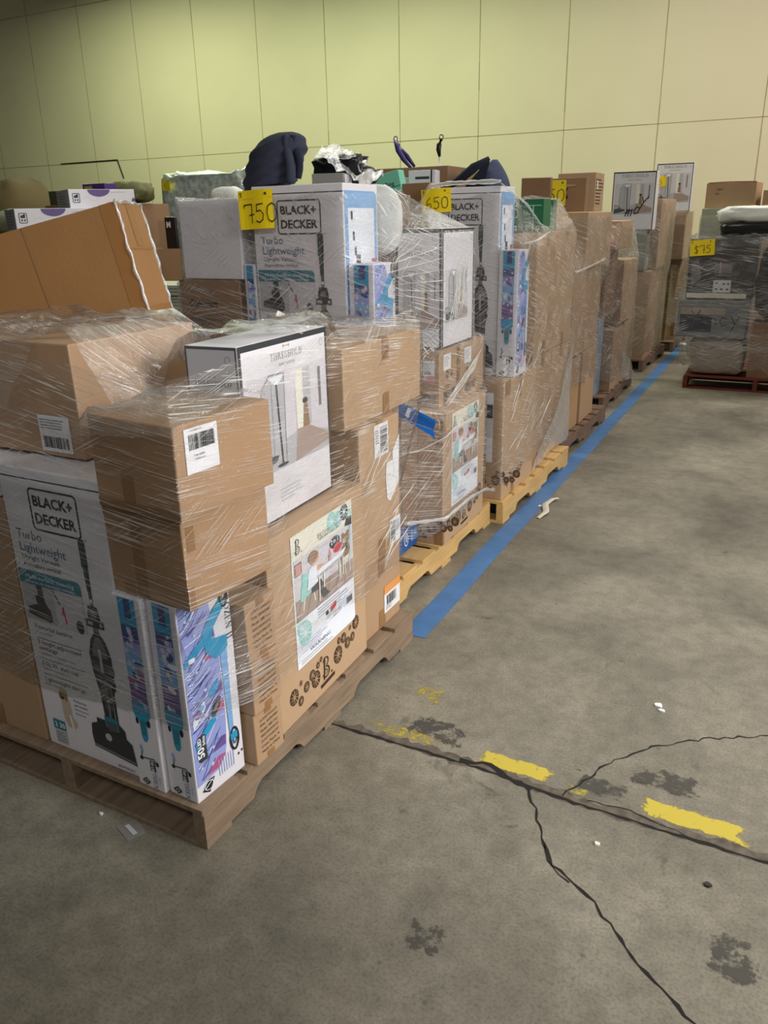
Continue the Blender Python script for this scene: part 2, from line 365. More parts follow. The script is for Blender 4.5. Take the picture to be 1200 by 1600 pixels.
class Carton:
    """a closed box: local origin at the right front bottom corner, x to the left negative, y back, z up"""
    def __init__(s, name, label, cat, box, mt=None, group=None, jit=.002, bevel=.004, seed=0):
        X, Y, Z, wd, d, h, a = box; s.w, s.d, s.h = wd, d, h; rn = random.Random(seed + int(X * -1000) + int(Y * 777))
        J = lambda: rn.uniform(-jit, jit)
        s.k = {}
        for cx in 'LR':
            for cy in 'FB':
                for cz in 'bt': s.k[cy + cx + cz] = Vector(((0 if cx == 'R' else -wd) + J(), (0 if cy == 'F' else d) + J(), (0 if cz == 'b' else h + J())))
        k = s.k; b = MB(); mt = mt or KRAFT
        P = [k[c] for c in ('FLb', 'FRb', 'BRb', 'BLb', 'FLt', 'FRt', 'BRt', 'BLt')]
        b.v = [tuple(p) for p in P]; b.f = [(0, 3, 2, 1), (4, 5, 6, 7), (0, 1, 5, 4), (1, 2, 6, 5), (2, 3, 7, 6), (3, 0, 4, 7)]; b.m = [b.mi(mt)] * 6
        s.o = b.build(name, bevel=bevel); s.o.location = (X, Y, Z); s.o.rotation_euler = (0, 0, R_(a))
        tag(s.o, label, cat, group)
    def at(s, face):
        k = s.k
        q = {'F': ('FLb', 'FRb', 'FRt', 'FLt'), 'R': ('FRb', 'BRb', 'BRt', 'FRt'), 'T': ('FLt', 'FRt', 'BRt', 'BLt')}[face]
        A, B, D, E = (k[c] for c in q); U = s.w if face in 'FT' else s.d; V = s.h if face in 'FR' else s.d
        n = (B - A).cross(E - A).normalized()
        def f(u, v, l=0):
            a, b = u / U, v / V
            return A * (1 - a) * (1 - b) + B * a * (1 - b) + D * a * b + E * (1 - a) * b + n * (.0010 + .0005 * l)
        return f
    def pr(s, face): return Print(s.at(face))
    def tape(s, faces='F', u=.5, wd=.048, drop=.07, alongx=False):
        """brown tape over the top seam, its ends turned down over the faces"""
        b = MB()
        t = s.at('T')
        if not alongx:
            c = s.w * u
            b.poly([t(c - wd / 2, 0, 1), t(c + wd / 2, 0, 1), t(c + wd / 2, s.d, 1), t(c - wd / 2, s.d, 1)], TAPE)
            f = s.at('F')
            for v0, v1 in ((s.h - drop, s.h), (0, drop)): b.poly([f(c - wd / 2, v0, 1), f(c + wd / 2, v0, 1), f(c + wd / 2, v1, 1), f(c - wd / 2, v1, 1)], TAPE)
        else:
            c = s.d * u
            b.poly([t(0, c - wd / 2, 1), t(s.w, c - wd / 2, 1), t(s.w, c + wd / 2, 1), t(0, c + wd / 2, 1)], TAPE)
            f = s.at('R')
            for v0, v1 in ((s.h - drop, s.h), (0, drop)): b.poly([f(c - wd / 2, v0, 1), f(c + wd / 2, v0, 1), f(c + wd / 2, v1, 1), f(c - wd / 2, v1, 1)], TAPE)
        b.build('tape', s.o, fix=False); return s
    def slabel(s, face, u0, v0, u1, v1, bar=(.1, .1, .9, .5), dash=None, seed=1, lab=None, vert=True, top=None):
        """white paper shipping label with its barcode as a sub-part"""
        W, H = u1 - u0, v1 - v0
        p = s.pr(face); p.rect(u0, v0, u1, v1, PAPER, 2)
        if top: p.rect(u0, v1 - H * .3, u1, v1, top, 3)
        if dash: p.dashes(u0 + W * dash[0], v0 + H * dash[1], u0 + W * dash[2], dash[3], H * .075, H * .03, DGREY, 3, seed)
        o = p.done('shipping_label', s.o)
        if lab: o['label'] = lab
        q = s.pr(face); q.bars(u0 + W * bar[0], v0 + H * bar[1], u0 + W * bar[2], v0 + H * bar[3], INK, 4, seed, vert); q.done('barcode', o)
        return o
# ------------------------------------------------------------------ setting
WALL_Y = 11.6
def concrete():
    m = bpy.data.materials.new('worn_concrete'); m.use_nodes = True; nt = m.node_tree; N = nt.nodes; L = nt.links; b = N['Principled BSDF']
    tc = N.new('ShaderNodeTexCoord')
    def ns(sc, det, rg=.55, dist=0):
        n = N.new('ShaderNodeTexNoise'); n.inputs['Scale'].default_value = sc; n.inputs['Detail'].default_value = det; n.inputs['Roughness'].default_value = rg; n.inputs['Distortion'].default_value = dist
        L.new(tc.outputs['Object'], n.inputs['Vector']); return n.outputs['Fac']
    def ramp(src, stops):
        r = N.new('ShaderNodeValToRGB'); e = r.color_ramp.elements
        e[0].position, e[0].color = stops[0][0], (*lin(stops[0][1]), 1); e[1].position, e[1].color = stops[-1][0], (*lin(stops[-1][1]), 1)
        for p, c in stops[1:-1]: q = e.new(p); q.color = (*lin(c), 1)
        L.new(src, r.inputs[0]); return r.outputs[0]
    def mul(a, bb, f=1.):
        x = N.new('ShaderNodeMix'); x.data_type = 'RGBA'; x.blend_type = 'MULTIPLY'; x.inputs[0].default_value = f; L.new(a, x.inputs[6]); L.new(bb, x.inputs[7]); return x.outputs[2]
    c = ramp(ns(1.3, 7, .62, .3), [(.28, (92, 88, 76)), (.5, (130, 124, 109)), (.74, (164, 157, 140))])
    c = mul(c, ramp(ns(16, 6, .7), [(.3, (205, 205, 203)), (.6, (255, 255, 255))]), .8)
    c = mul(c, ramp(ns(130, 3), [(.32, (200, 198, 194)), (.55, (255, 255, 255))]), .7)
    c = mul(c, ramp(ns(5.2, 4, .6, 1.), [(.27, (120, 118, 112)), (.34, (255, 255, 255))]), .55)
    v = N.new('ShaderNodeTexVoronoi'); v.inputs['Scale'].default_value = 7; L.new(tc.outputs['Object'], v.inputs['Vector'])
    c = mul(c, ramp(v.outputs['Distance'], [(.02, (95, 92, 86)), (.06, (255, 255, 255))]), .5)
    L.new(c, b.inputs['Base Color'])
    r = N.new('ShaderNodeMapRange'); r.inputs[3].default_value = .42; r.inputs[4].default_value = .68; L.new(ns(9, 4), r.inputs[0]); L.new(r.outputs[0], b.inputs['Roughness'])
    bp = N.new('ShaderNodeBump'); bp.inputs['Strength'].default_value = .25; bp.inputs['Distance'].default_value = .003; L.new(ns(60, 5), bp.inputs['Height']); L.new(bp.outputs[0], b.inputs['Normal'])
    return m
CONC = concrete()
b = MB(); b.poly([(-16, -4, 0), (10, -4, 0), (10, WALL_Y, 0), (-16, WALL_Y, 0)], CONC); struct(b.build('floor', fix=False))
WALLM = mat('cream_wall_paint', (226, 216, 184), .75, var=.035, vscale=.9, bump=.05, bscale=30)
b = MB(); b.box((-16, WALL_Y, 0), (10, WALL_Y + .2, 7), WALLM); struct(b.build('wall_back'))
CEIL = mat('ceiling_deck', (150, 150, 146), .8)
b = MB(); b.box((-16, -4, 7), (10, WALL_Y + .2, 7.1), CEIL); struct(b.build('ceiling'))
# drywall joints
SEAM = mat('drywall_joint', (166, 154, 116), .8)
b = MB(); rn = random.Random(3)
x = -1.95 + 1.22 * 6; k = 0
while x > -15.5:
    z = 0.
    while z < 7:
        b.box((x - .005 + rn.uniform(-.002, .002), WALL_Y - .0025, z), (x + .005 + rn.uniform(-.002, .002), WALL_Y + .001, min(z + .35, 7)), SEAM); z += .35
    x -= 1.22; k += 1
for zz in (2.585, 5.02):
    x = -15.5
    while x < 9:
        b.box((x, WALL_Y - .0025, zz - .004 + rn.uniform(-.003, .003)), (x + 1.22, WALL_Y + .001, zz + .005 + rn.uniform(-.003, .003)), SEAM); x += 1.22
struct(b.build('trim_1'))
b = MB(); b.tube([(-12.6, WALL_Y - .008, 2.595), (-11.2, WALL_Y - .008, 2.60)], .009, INK, 6); b.tube([(-11.2, WALL_Y - .008, 2.60), (-11.1, WALL_Y - .008, 2.30)], .012, INK, 6)
struct(b.build('trim_2'))

# floor joint, cracks, painted lines
DARKGAP = mat('crack_dirt', (26, 24, 20), .95)
CHIP = mat('chipped_joint_edge', (96, 88, 76), .9, var=.35, vscale=40, bump=.8, bscale=60)
def jag(pts, wid, seed, step=.02, amp=.004, z=.0012):
    rn = random.Random(seed); P = []
    for (a, b_) in zip(pts, pts[1:]):
        A, B = Vector((*a, 0)), Vector((*b_, 0)); n = max(1, int((B - A).length / step))
        for i in range(n): P.append(A.lerp(B, i / n))
    P.append(Vector((*pts[-1], 0))); mb = MB(); L_ = []; Rr = []
    for i, p in enumerate(P):
        d = (P[min(i + 1, len(P) - 1)] - P[max(0, i - 1)]).normalized(); nn = Vector((-d.y, d.x, 0)); p = p + nn * rn.uniform(-amp, amp); ww = wid * rn.uniform(.35, 1.25)
        L_.append(p + nn * ww * .5 + Vector((0, 0, z))); Rr.append(p - nn * ww * .5 + Vector((0, 0, z)))
    return mb, L_, Rr
def crack(name, pts, wid, seed, mt, amp=.004, z=.0012, step=.02):
    mb, A, B = jag(pts, wid, seed, step, amp, z)
    for i in range(len(A) - 1): mb.poly([A[i], B[i], B[i + 1], A[i + 1]], mt)
    o = mb.build(name, fix=False); return struct(o)
JOINT = [(-7, 1.83), (-1.3, 1.815), (-.65, 1.812), (-.36, 1.786), (.12, 1.778), (3, 1.76), (9, 1.72)]
crack('floor_joint_edge', [(x, y + .012) for x, y in JOINT], .042, 5, CHIP, .006, .0008)
crack('floor_joint', JOINT, .011, 6, DARKGAP, .003, .0016)
crack('floor_joint', [(-.71, 1.823), (-.62, 1.838), (-.52, 1.80), (-.48, 1.79)], .020, 8, DARKGAP, .006, .0018)
crack('floor_crack', [(-.487, 1.782), (-.45, 1.72), (-.39, 1.601), (-.351, 1.545), (-.25, 1.488), (-.175, 1.414), (-.093, 1.338), (.011, 1.263), (.3, 1.0), (.9, .7)], .008, 9, DARKGAP, .005)
crack('floor_crack', [(-.39, 1.6), (-.37, 1.55), (-.33, 1.52), (-.3, 1.51)], .004, 10, DARKGAP, .006)
crack('floor_crack', [(-.397, 1.80), (-.35, 1.908), (-.301, 2.019), (-.21, 2.126), (-.078, 2.234), (.095, 2.334), (.5, 2.5), (1.4, 2.7)], .006, 11, DARKGAP, .006)
crack('floor_crack', [(-.33, 1.812), (-.22, 1.822), (-.12, 1.80), (-.05, 1.785)], .004, 12, DARKGAP, .004)
def worn(name, rgb, sc, edge, wear):
    """flaking paint: noise eats it away, most of all near its border (uv runs 0..1 over the patch)"""
    m = bpy.data.materials.new(name); m.use_nodes = True; nt = m.node_tree; N = nt.nodes; L = nt.links; b = N['Principled BSDF']
    b.inputs['Base Color'].default_value = (*lin(rgb), 1); b.inputs['Roughness'].default_value = .65
    tc = N.new('ShaderNodeTexCoord'); n = N.new('ShaderNodeTexNoise'); n.inputs['Scale'].default_value = sc; n.inputs['Detail'].default_value = 9; n.inputs['Roughness'].default_value = .75
    L.new(tc.outputs['Object'], n.inputs['Vector'])
    def mth(op, a, c):
        x = N.new('ShaderNodeMath'); x.operation = op
        for i, q in enumerate((a, c)):
            if isinstance(q, (int, float)): x.inputs[i].default_value = q
            else: L.new(q, x.inputs[i])
        return x.outputs[0]
    sp = N.new('ShaderNodeSeparateXYZ'); L.new(tc.outputs['UV'], sp.inputs[0])
    d = lambda q: mth('SUBTRACT', .5, mth('ABSOLUTE', mth('SUBTRACT', q, .5), 0))
    e = mth('MINIMUM', mth('MULTIPLY', mth('MINIMUM', d(sp.outputs[0]), d(sp.outputs[1])), edge), .35)
    v = mth('ADD', mth('SUBTRACT', n.outputs['Fac'], wear), e)
    r = N.new('ShaderNodeMapRange'); r.inputs[1].default_value = .0; r.inputs[2].default_value = .10; L.new(v, r.inputs[0]); L.new(mth('MULTIPLY', r.outputs[0], .88), b.inputs['Alpha'])
    return m
YW = worn('worn_yellow_paint', (206, 186, 66), 26, 1.6, .66); YW2 = worn('mostly_gone_yellow_paint', (176, 162, 70), 22, 1.1, .80); STAIN = worn('dark_floor_stain', (72, 70, 63), 20, 1.2, .78)
def paint(name, q, mt, z=.001):
    b = MB(); b.uv = []; n = 6; A, B, D, E = (Vector((x, y, z)) for x, y in q)
    for j in range(n + 1):
        for i in range(n + 1):
            u, v = i / n, j / n; b.v.append(tuple(A * (1 - u) * (1 - v) + B * u * (1 - v) + D * u * v + E * (1 - u) * v)); b.uv.append((u, v))
    for j in range(n):
        for i in range(n): k = j * (n + 1) + i; b.f.append((k, k + 1, k + n + 2, k + n + 1)); b.m.append(b.mi(mt))
    return struct(b.build(name, fix=False))
paint('floor_marking', [(-.69, 1.832), (-.42, 1.822), (-.42, 1.905), (-.69, 1.905)], YW)
paint('floor_marking', [(-.225, 1.812), (.10, 1.805), (.10, 1.893), (-.225, 1.90)], YW)
paint('floor_marking', [(-.42, 1.805), (-.31, 1.80), (-.31, 1.87), (-.42, 1.87)], YW2)
paint('floor_marking', [(-1.13, 1.825), (-.68, 1.825), (-.68, 1.92), (-1.13, 1.92)], YW2)
paint('floor_marking', [(-1.02, 2.03), (-.84, 2.03), (-.84, 2.18), (-1.02, 2.18)], YW2)
for q in ([(-.63, 1.14), (-.47, 1.14), (-.47, 1.28), (-.63, 1.28)], [(-.42, 1.82), (-.2, 1.82), (-.18, 1.95), (-.42, 1.95)], [(-1.0, 1.84), (-.66, 1.84), (-.66, 2.02), (-1.0, 2.02)], [(-.02, 1.35), (.18, 1.35), (.12, 1.56), (-.02, 1.56)], [(-.3, 1.9), (.0, 1.9), (.0, 2.06), (-.3, 2.06)]): paint('floor_stain', q, STAIN, .0009)
BLUEL = mat('blue_floor_tape', (70, 118, 172), .5, var=.12, vscale=12)
b = MB(); n = 40
for i in range(n):
    t0, t1 = i / n, (i + 1) / n
    f = lambda t, s: (-1.152 - .068 * t + s * .05 + .003 * math.sin(t * 37), 2.44 + t * 7.8, .0014)
    b.poly([f(t0, -1), f(t0, 1), f(t1, 1), f(t1, -1)], BLUEL)
struct(b.build('floor_line', fix=False))

# ------------------------------------------------------------------ pallets
def notch(y0, d, z0, z1):
    """side outline of a notched stringer"""
    P = [(y0, z1), (y0, z0)]
    for c in (.27, .73):
        a = y0 + d * c; P += [(a - .125, z0), (a - .105, z0 + .026), (a - .085, z0 + .036), (a + .085, z0 + .036), (a + .105, z0 + .026), (a + .125, z0)]
    return P + [(y0 + d, z0), (y0 + d, z1)]
_PM = {}
def pallet(label, X, Y, yaw, mt, wd=1.02, d=1.2, group='wooden pallets under the wrapped loads', H=.12, seed=1):
    o = empty('pallet', (X, Y, 0), yaw); tag(o, label, 'pallet', group); rn = random.Random(seed)
    tb = .015; zs0, zs1 = .014, H - tb
    for i, x in enumerate((-.038, -wd / 2 - .019 + .02, -wd)):
        b = MB(); b.prism(notch(0, d, zs0, zs1), 'x', x, x + .038, mt); b.build('stringer', o, bevel=.0015)
    n = 7; gap = .045; bw = (d - gap * (n - 1)) / n
    for i in range(n):
        y = i * (bw + gap); w2 = bw * (1.12 if i in (0, n - 1) else 1); y = y if i < n - 1 else d - w2
        b = MB(); e = rn.uniform(-.006, .004)
        b.box((-wd + rn.uniform(-.004, .006), y, zs1), (0 + e, y + w2, H), mt); b.build('deck_board', o, bevel=.0015)
    for y in (.0, d * .47, d - .1):
        b = MB(); b.box((-wd, y, 0), (rn.uniform(-.004, .004), y + .1, zs0), mt); b.build('bottom_board', o, bevel=.0015)
    return o
pallet('weathered grey-brown pallet at the front holding the nearest load', -1.153, 1.211, -.8, WOODD, seed=1)
pallet('pale new pine pallet behind the nearest one, under the first boxes marked 750', -1.30, 2.50, -.3, WOODL, seed=2)
pallet('pale new pine pallet third from the front, under the load marked 650', -1.226, 3.709, -1.3, WOODL, d=1.19, seed=3)
pallet('dark brown pallet with close boards, fourth along the blue line', -1.262, 4.965, -1.2, WOODM, d=1.2, seed=4)
pallet('brown pallet fifth along the blue line, under the film with a trailing tail', -1.316, 6.44, 0, WOODM, d=1.2, seed=5)
pallet('brown pallet sixth along the blue line, under the tall load with a white lamp box', -1.346, 8.349, -1.5, WOODM, d=1.2, seed=6)
pallet('brown pallet last along the blue line, nearest the cream wall', -1.25, 9.75, 0, WOODM, d=1.2, seed=7)
pallet('red painted pallet under the black wrapped load at the right', .30, 7.69, 0, WOODR, wd=1.17, d=1.1, seed=8)

# ------------------------------------------------------------------ printed artwork
def vac_front(c, k=1.0):
    """upright vacuum cleaner box: the printed front"""
    U, V = c.w / .357, c.h / .829; p = c.pr('F')
    s = lambda u: u * U
    z = lambda v: v * V
    p.line([(0, z(.803)), (c.w, z(.803))], .003, INK)
    p.rframe(s(.10), z(.668), s(.272), z(.782), .014, .005, INK)
    p.text('BLACK+', s(.112), z(.735), z(.027), INK, bold=.03, wide=s(.142)); p.text('DECKER', s(.112), z(.689), z(.027), INK, bold=.03, wide=s(.146))
    p.text('TM', s(.277), z(.667), .005, INK)
    p.text('Turbo', s(.028), z(.637), z(.026), SLATE, bold=.005); p.text('Lightweight', s(.03), z(.602), z(.026), SLATE, wide=s(.172), bold=.005)
    p.text('Upright Vacuum', s(.034), z(.579), z(.0145), INK, wide=s(.138)); p.text('Aspiradora vertical', s(.034), z(.559), z(.0125), INK, wide=s(.138))
    # photo panel
    p.poly(p.rr(s(.008), z(.400), s(.237), z(.548), .014, 'bd'), LGREY, 0)
    p.rect(s(.128), z(.402), s(.235), z(.512), LAV, 1)
    p.poly(p.rr(s(.008), z(.508), s(.237), z(.548), .018, 'b'), TEAL, 2)
    p.text('Multi-surface cleaning', s(.034), z(.526), z(.011), SNOW, 3, wide=s(.18)); p.text('Limpieza de superficies múltiples', s(.034), z(.513), z(.007), SNOW, 3, wide=s(.18))
    p.poly([(s(.066), z(.508)), (s(.088), z(.508)), (s(.092), z(.46)), (s(.108), z(.44)), (s(.11), z(.41)), (s(.098), z(.402)), (s(.02), z(.418)), (s(.022), z(.438)), (s(.06), z(.452)), (s(.056), z(.475)), (s(.07), z(.48))], CHAR, 2)
    p.poly([(s(.028), z(.424)), (s(.1), z(.409)), (s(.1), z(.42)), (s(.03), z(.434))], DGREY, 3)
    p.line([(s(.13), z(.503)), (s(.14), z(.485)), (s(.148), z(.47))], .004, INK, 2); p.line([(s(.158), z(.462)), (s(.163), z(.418))], .006, RED, 2); p.line([(s(.158), z(.462)), (s(.153), z(.44))], .004, TAN, 2)
    p.ell(s(.213), z(.418), .014, .019, CHAR, 2)
    # features
    for i, (t, v, h) in enumerate((('Powerful suction', .375, .013), ('5 height adjustment', .328, .013), ('settings', .310, .013), ('2.5L XL dust cup', .262, .013), ('Lightweight design', .213, .013))): p.text(t, s(.03), z(v), z(h), INK, wide=s(.0086 * len(t) + .004))
    for t, v in (('Poderosa succión', .361), ('5 configuraciones de ajuste de altura', .296), ('Tazón de colector de 2,5 L', .249), ('Diseño liviano', .2)): p.text(t, s(.03), z(v), z(.0065), GREYINK)
    for v in (.346, .283, .235): p.line([(s(.03), z(v)), (s(.20), z(v))], .0018, INK)
    # sitting dog
    for (a, b_, ra, rb, mt, l) in ((.093, .185, .017, .022, BEIGE, 1), (.099, .135, .018, .05, BEIGE, 1), (.11, .098, .02, .02, BEIGE, 1), (.09, .181, .010, .012, TAN, 2), (.083, .178, .005, .012, TAN, 2), (.104, .176, .005, .013, TAN, 2), (.092, .174, .005, .004, INK, 3)): p.ell(s(a), z(b_), ra, rb, mt, l)
    p.line([(s(.096), z(.12)), (s(.098), z(.085))], .009, BEIGE, 2); p.line([(s(.108), z(.12)), (s(.114), z(.082))], .009, CREAM, 2)
    for i, t in enumerate(('Perfect for', 'pet messes', 'Perfecta para los', 'desastres de')): p.text(t, s(.132), z(.172 - i * .013), z(.008 if i < 2 else .0055), INK)
    p.rect(s(.03), z(.058), s(.079), z(.09), TEAL); p.text('2', s(.036), z(.066), z(.016), SNOW, 1, bold=.02); p.text('30', s(.054), z(.066), z(.016), SNOW, 1, bold=.02); p.rect(s(.033), z(.012), s(.079), z(.056), LGREY); p.dashes(s(.036), z(.046), s(.076), 4, .009, .003, GREYINK, 1, 4)
    p.text('BDFSE201', s(.27), z(.010), z(.008), INK, wide=s(.06))
    p.done('printed_front', c.o)
    # the pictured vacuum cleaner
    q = c.pr('F')
    q.poly(q.rr(s(.254), z(.59), s(.277), z(.672), .0105), CHAR); q.poly([(s(.256), z(.62)), (s(.276), z(.62)), (s(.274), z(.53)), (s(.260), z(.53))], CHAR); q.line([(s(.262), z(.65)), (s(.265), z(.56))], .003, TEAL, 1)
    q.rect(s(.262), z(.49), s(.274), z(.53), DGREY); q.rect(s(.264), z(.50), s(.272), z(.51), SNOW, 1)
    q.poly([(s(.252), z(.49)), (s(.283), z(.49)), (s(.289), z(.468)), (s(.289), z(.448)), (s(.247), z(.448)), (s(.247), z(.468))], CHAR); q.rect(s(.258), z(.456), s(.278), z(.478), GREYINK, 1)
    q.rect(s(.238), z(.43), s(.300), z(.452), CHAR); q.rect(s(.243), z(.436), s(.262), z(.446), LGREY, 1); q.rect(s(.285), z(.436), s(.295), z(.446), LGREY, 1)
    q.rect(s(.258), z(.412), s(.278), z(.43), GREYINK)
    q.poly([(s(.262), z(.418)), (s(.276), z(.418)), (s(.296), z(.392)), (s(.308), z(.35)), (s(.306), z(.29)), (s(.298), z(.23)), (s(.298), z(.14)), (s(.25), z(.14)), (s(.246), z(.23)), (s(.232), z(.3)), (s(.229), z(.35)), (s(.242), z(.392))], CHAR)
    q.poly([(s(.262), z(.405)), (s(.276), z(.405)), (s(.294), z(.37)), (s(.296), z(.345)), (s(.242), z(.345)), (s(.246), z(.37))], GREYINK, 1); q.rect(s(.264), z(.30), s(.274), z(.37), LGREY, 2)
    q.poly([(s(.25), z(.29)), (s(.288), z(.29)), (s(.286), z(.19)), (s(.258), z(.19))], DGREY, 1); q.rect(s(.268), z(.16), s(.276), z(.28), GREYINK, 2); q.rect(s(.288), z(.16), s(.293), z(.27), GREYINK, 2)
    q.ell(s(.306), z(.31), .006, .014, INK, 1); q.ell(s(.303), z(.27), .006, .018, INK, 1)
    q.poly([(s(.215), z(.15)), (s(.30), z(.15)), (s(.318), z(.135)), (s(.318), z(.10)), (s(.215), z(.10))], CHAR, 1)
    q.poly([(s(.246), z(.165)), (s(.296), z(.165)), (s(.296), z(.115)), (s(.25), z(.115))], TEAL, 2); q.poly([(s(.252), z(.15)), (s(.290), z(.15)), (s(.29), z(.125)), (s(.26), z(.12))], DGREY, 3)
    q.poly([(s(.192), z(.125)), (s(.215), z(.135)), (s(.30), z(.125)), (s(.337), z(.10)), (s(.345), z(.035)), (s(.192), z(.052)), (s(.188), z(.09))], CHAR, 2)
    q.poly([(s(.192), z(.063)), (s(.343), z(.046)), (s(.343), z(.040)), (s(.192), z(.055))], GREYINK, 3); q.ell(s(.252), z(.098), .012, .012, LGREY, 3)
    q.done('pictured_vacuum_cleaner', c.o)
def vac_side(c):
    p = c.pr('R'); d, h = c.d, c.h
    p.poly(p.rr(.008, h * .40, d - .012, h - .025, .02, 'b'), SKY); p.rect(.03, h * .38, d - .034, h - .085, SNOW, 1)
    for i, v in enumerate((.88, .80, .74, .70)): p.rect(.05 + .012 * i, h * v - .02, .065 + .012 * i, h * v + .012, INK, 2)
    p.rect(.085, h * .62, .12, h * .72, CHAR, 2); p.ell(.17, h * .52, .024, .06, CHAR, 2); p.dashes(.05, h * .6, .08, 10, .018, .004, GREYINK, 2, 3); p.rect(d - .06, h * .46, d - .02, h * .7, MAUVE, 2)
    p.done('printed_side', c.o)
def flake(p, u, v, r, mt, l, th=.0016):
    for k in range(3):
        a = math.pi * k / 3; p.line([(u - r * math.cos(a), v - r * math.sin(a)), (u + r * math.cos(a), v + r * math.sin(a))], th, mt, l)
        for sg in (-1, 1):
            x, y = u + sg * r * .6 * math.cos(a), v + sg * r * .6 * math.sin(a)
            for t in (-.8, .8): p.line([(x, y), (x + sg * r * .35 * math.cos(a + t), y + sg * r * .35 * math.sin(a + t))], th * .8, mt, l)
def scooter_front(c, seed=1):
    """kick scooter box: narrow printed front with the deck of the scooter"""
    p = c.pr('F'); w_, h = c.w, c.h; rn = random.Random(seed)
    x0, x1 = w_ * .22, w_ * .80
    p.rect(x0, h * .46, x1, h - .004, DEEP); p.rect(x0, h * .86, x1, h - .004, AQUA, 1); p.rect(x0 + .02, h * .90, x1 - .014, h - .004, DEEP, 2)
    p.rect(x0, h * .46, x1, h * .60, VIOLET, 1); p.rect(x0, h * .60, x1, h * .74, SKY, 1); p.rect(x0, h * .74, x1, h * .80, LILAC, 1)
    for i in range(9): p.ell(rn.uniform(x0 + .008, x1 - .008), rn.uniform(h * .47, h * .84), rn.uniform(.005, .009), rn.uniform(.008, .02), rn.choice((MAUVE, LILAC, AQUA, DEEP, SNOW, VIOLET)), 2, 10, rn.uniform(0, 90))
    for i in range(14): flake(p, rn.uniform(x0 + .006, x1 - .006), rn.uniform(h * .46, h * .85), rn.uniform(.004, .009), SNOW, 3)
    p.poly([(x0 - .002, h * .47), (x1 + .002, h * .47), (x1 + .002, h * .41), (x1 - .008, h * .385), (x1 - .014, h * .38), (x1 - .016, h * .29), (x1 - .022, h * .265), (x0 + .024, h * .265), (x0 + .018, h * .29), (x0 + .016, h * .38), (x0 + .004, h * .39), (x0 - .002, h * .42)], AQUA, 3)
    p.poly([(x0 + .018, h * .38), (x1 - .018, h * .38), (x1 - .02, h * .30), (x0 + .022, h * .30)], TEAL, 4); p.ell(x1 - .008, h * .37, .006, .012, INK, 2); p.ell(x0 + .008, h * .37, .005, .01, INK, 2)
    # small scooter drawing
    p.line([(w_ * .30, h * .225), (w_ * .27, h * .165), (w_ * .72, h * .175)], .004, DGREY); p.line([(w_ * .72, h * .175), (w_ * .86, h * .145)], .003, INK); p.ell(w_ * .26, h * .163, .006, .006, INK, 1); p.ell(w_ * .83, h * .155, .005, .007, INK, 1); p.line([(w_ * .28, h * .23), (w_ * .33, h * .20)], .008, SKY, 1)
    p.rect(w_ * .55, h * .105, w_ * .75, h * .165, CHAR, 1); p.text('50 LED', w_ * .60, h * .162, .009, SNOW, 2, rot=-90, bold=.03)
    p.serif('FROZEN II', w_ * .60, h * .055, .014, DEEP, 1, rot=-90, gap=.12); p.text('Disney', w_ * .82, h * .085, .006, SKY, 1, rot=-90)
    p.poly([(w_ * .32, h * .012), (w_ * .48, h * .034), (w_ * .32, h * .056), (w_ * .16, h * .034)], CHAR, 1); p.ring(w_ * .32, h * .034, .006, .006, .0015, SNOW, 2, 12)
    p.done('printed_front', c.o)
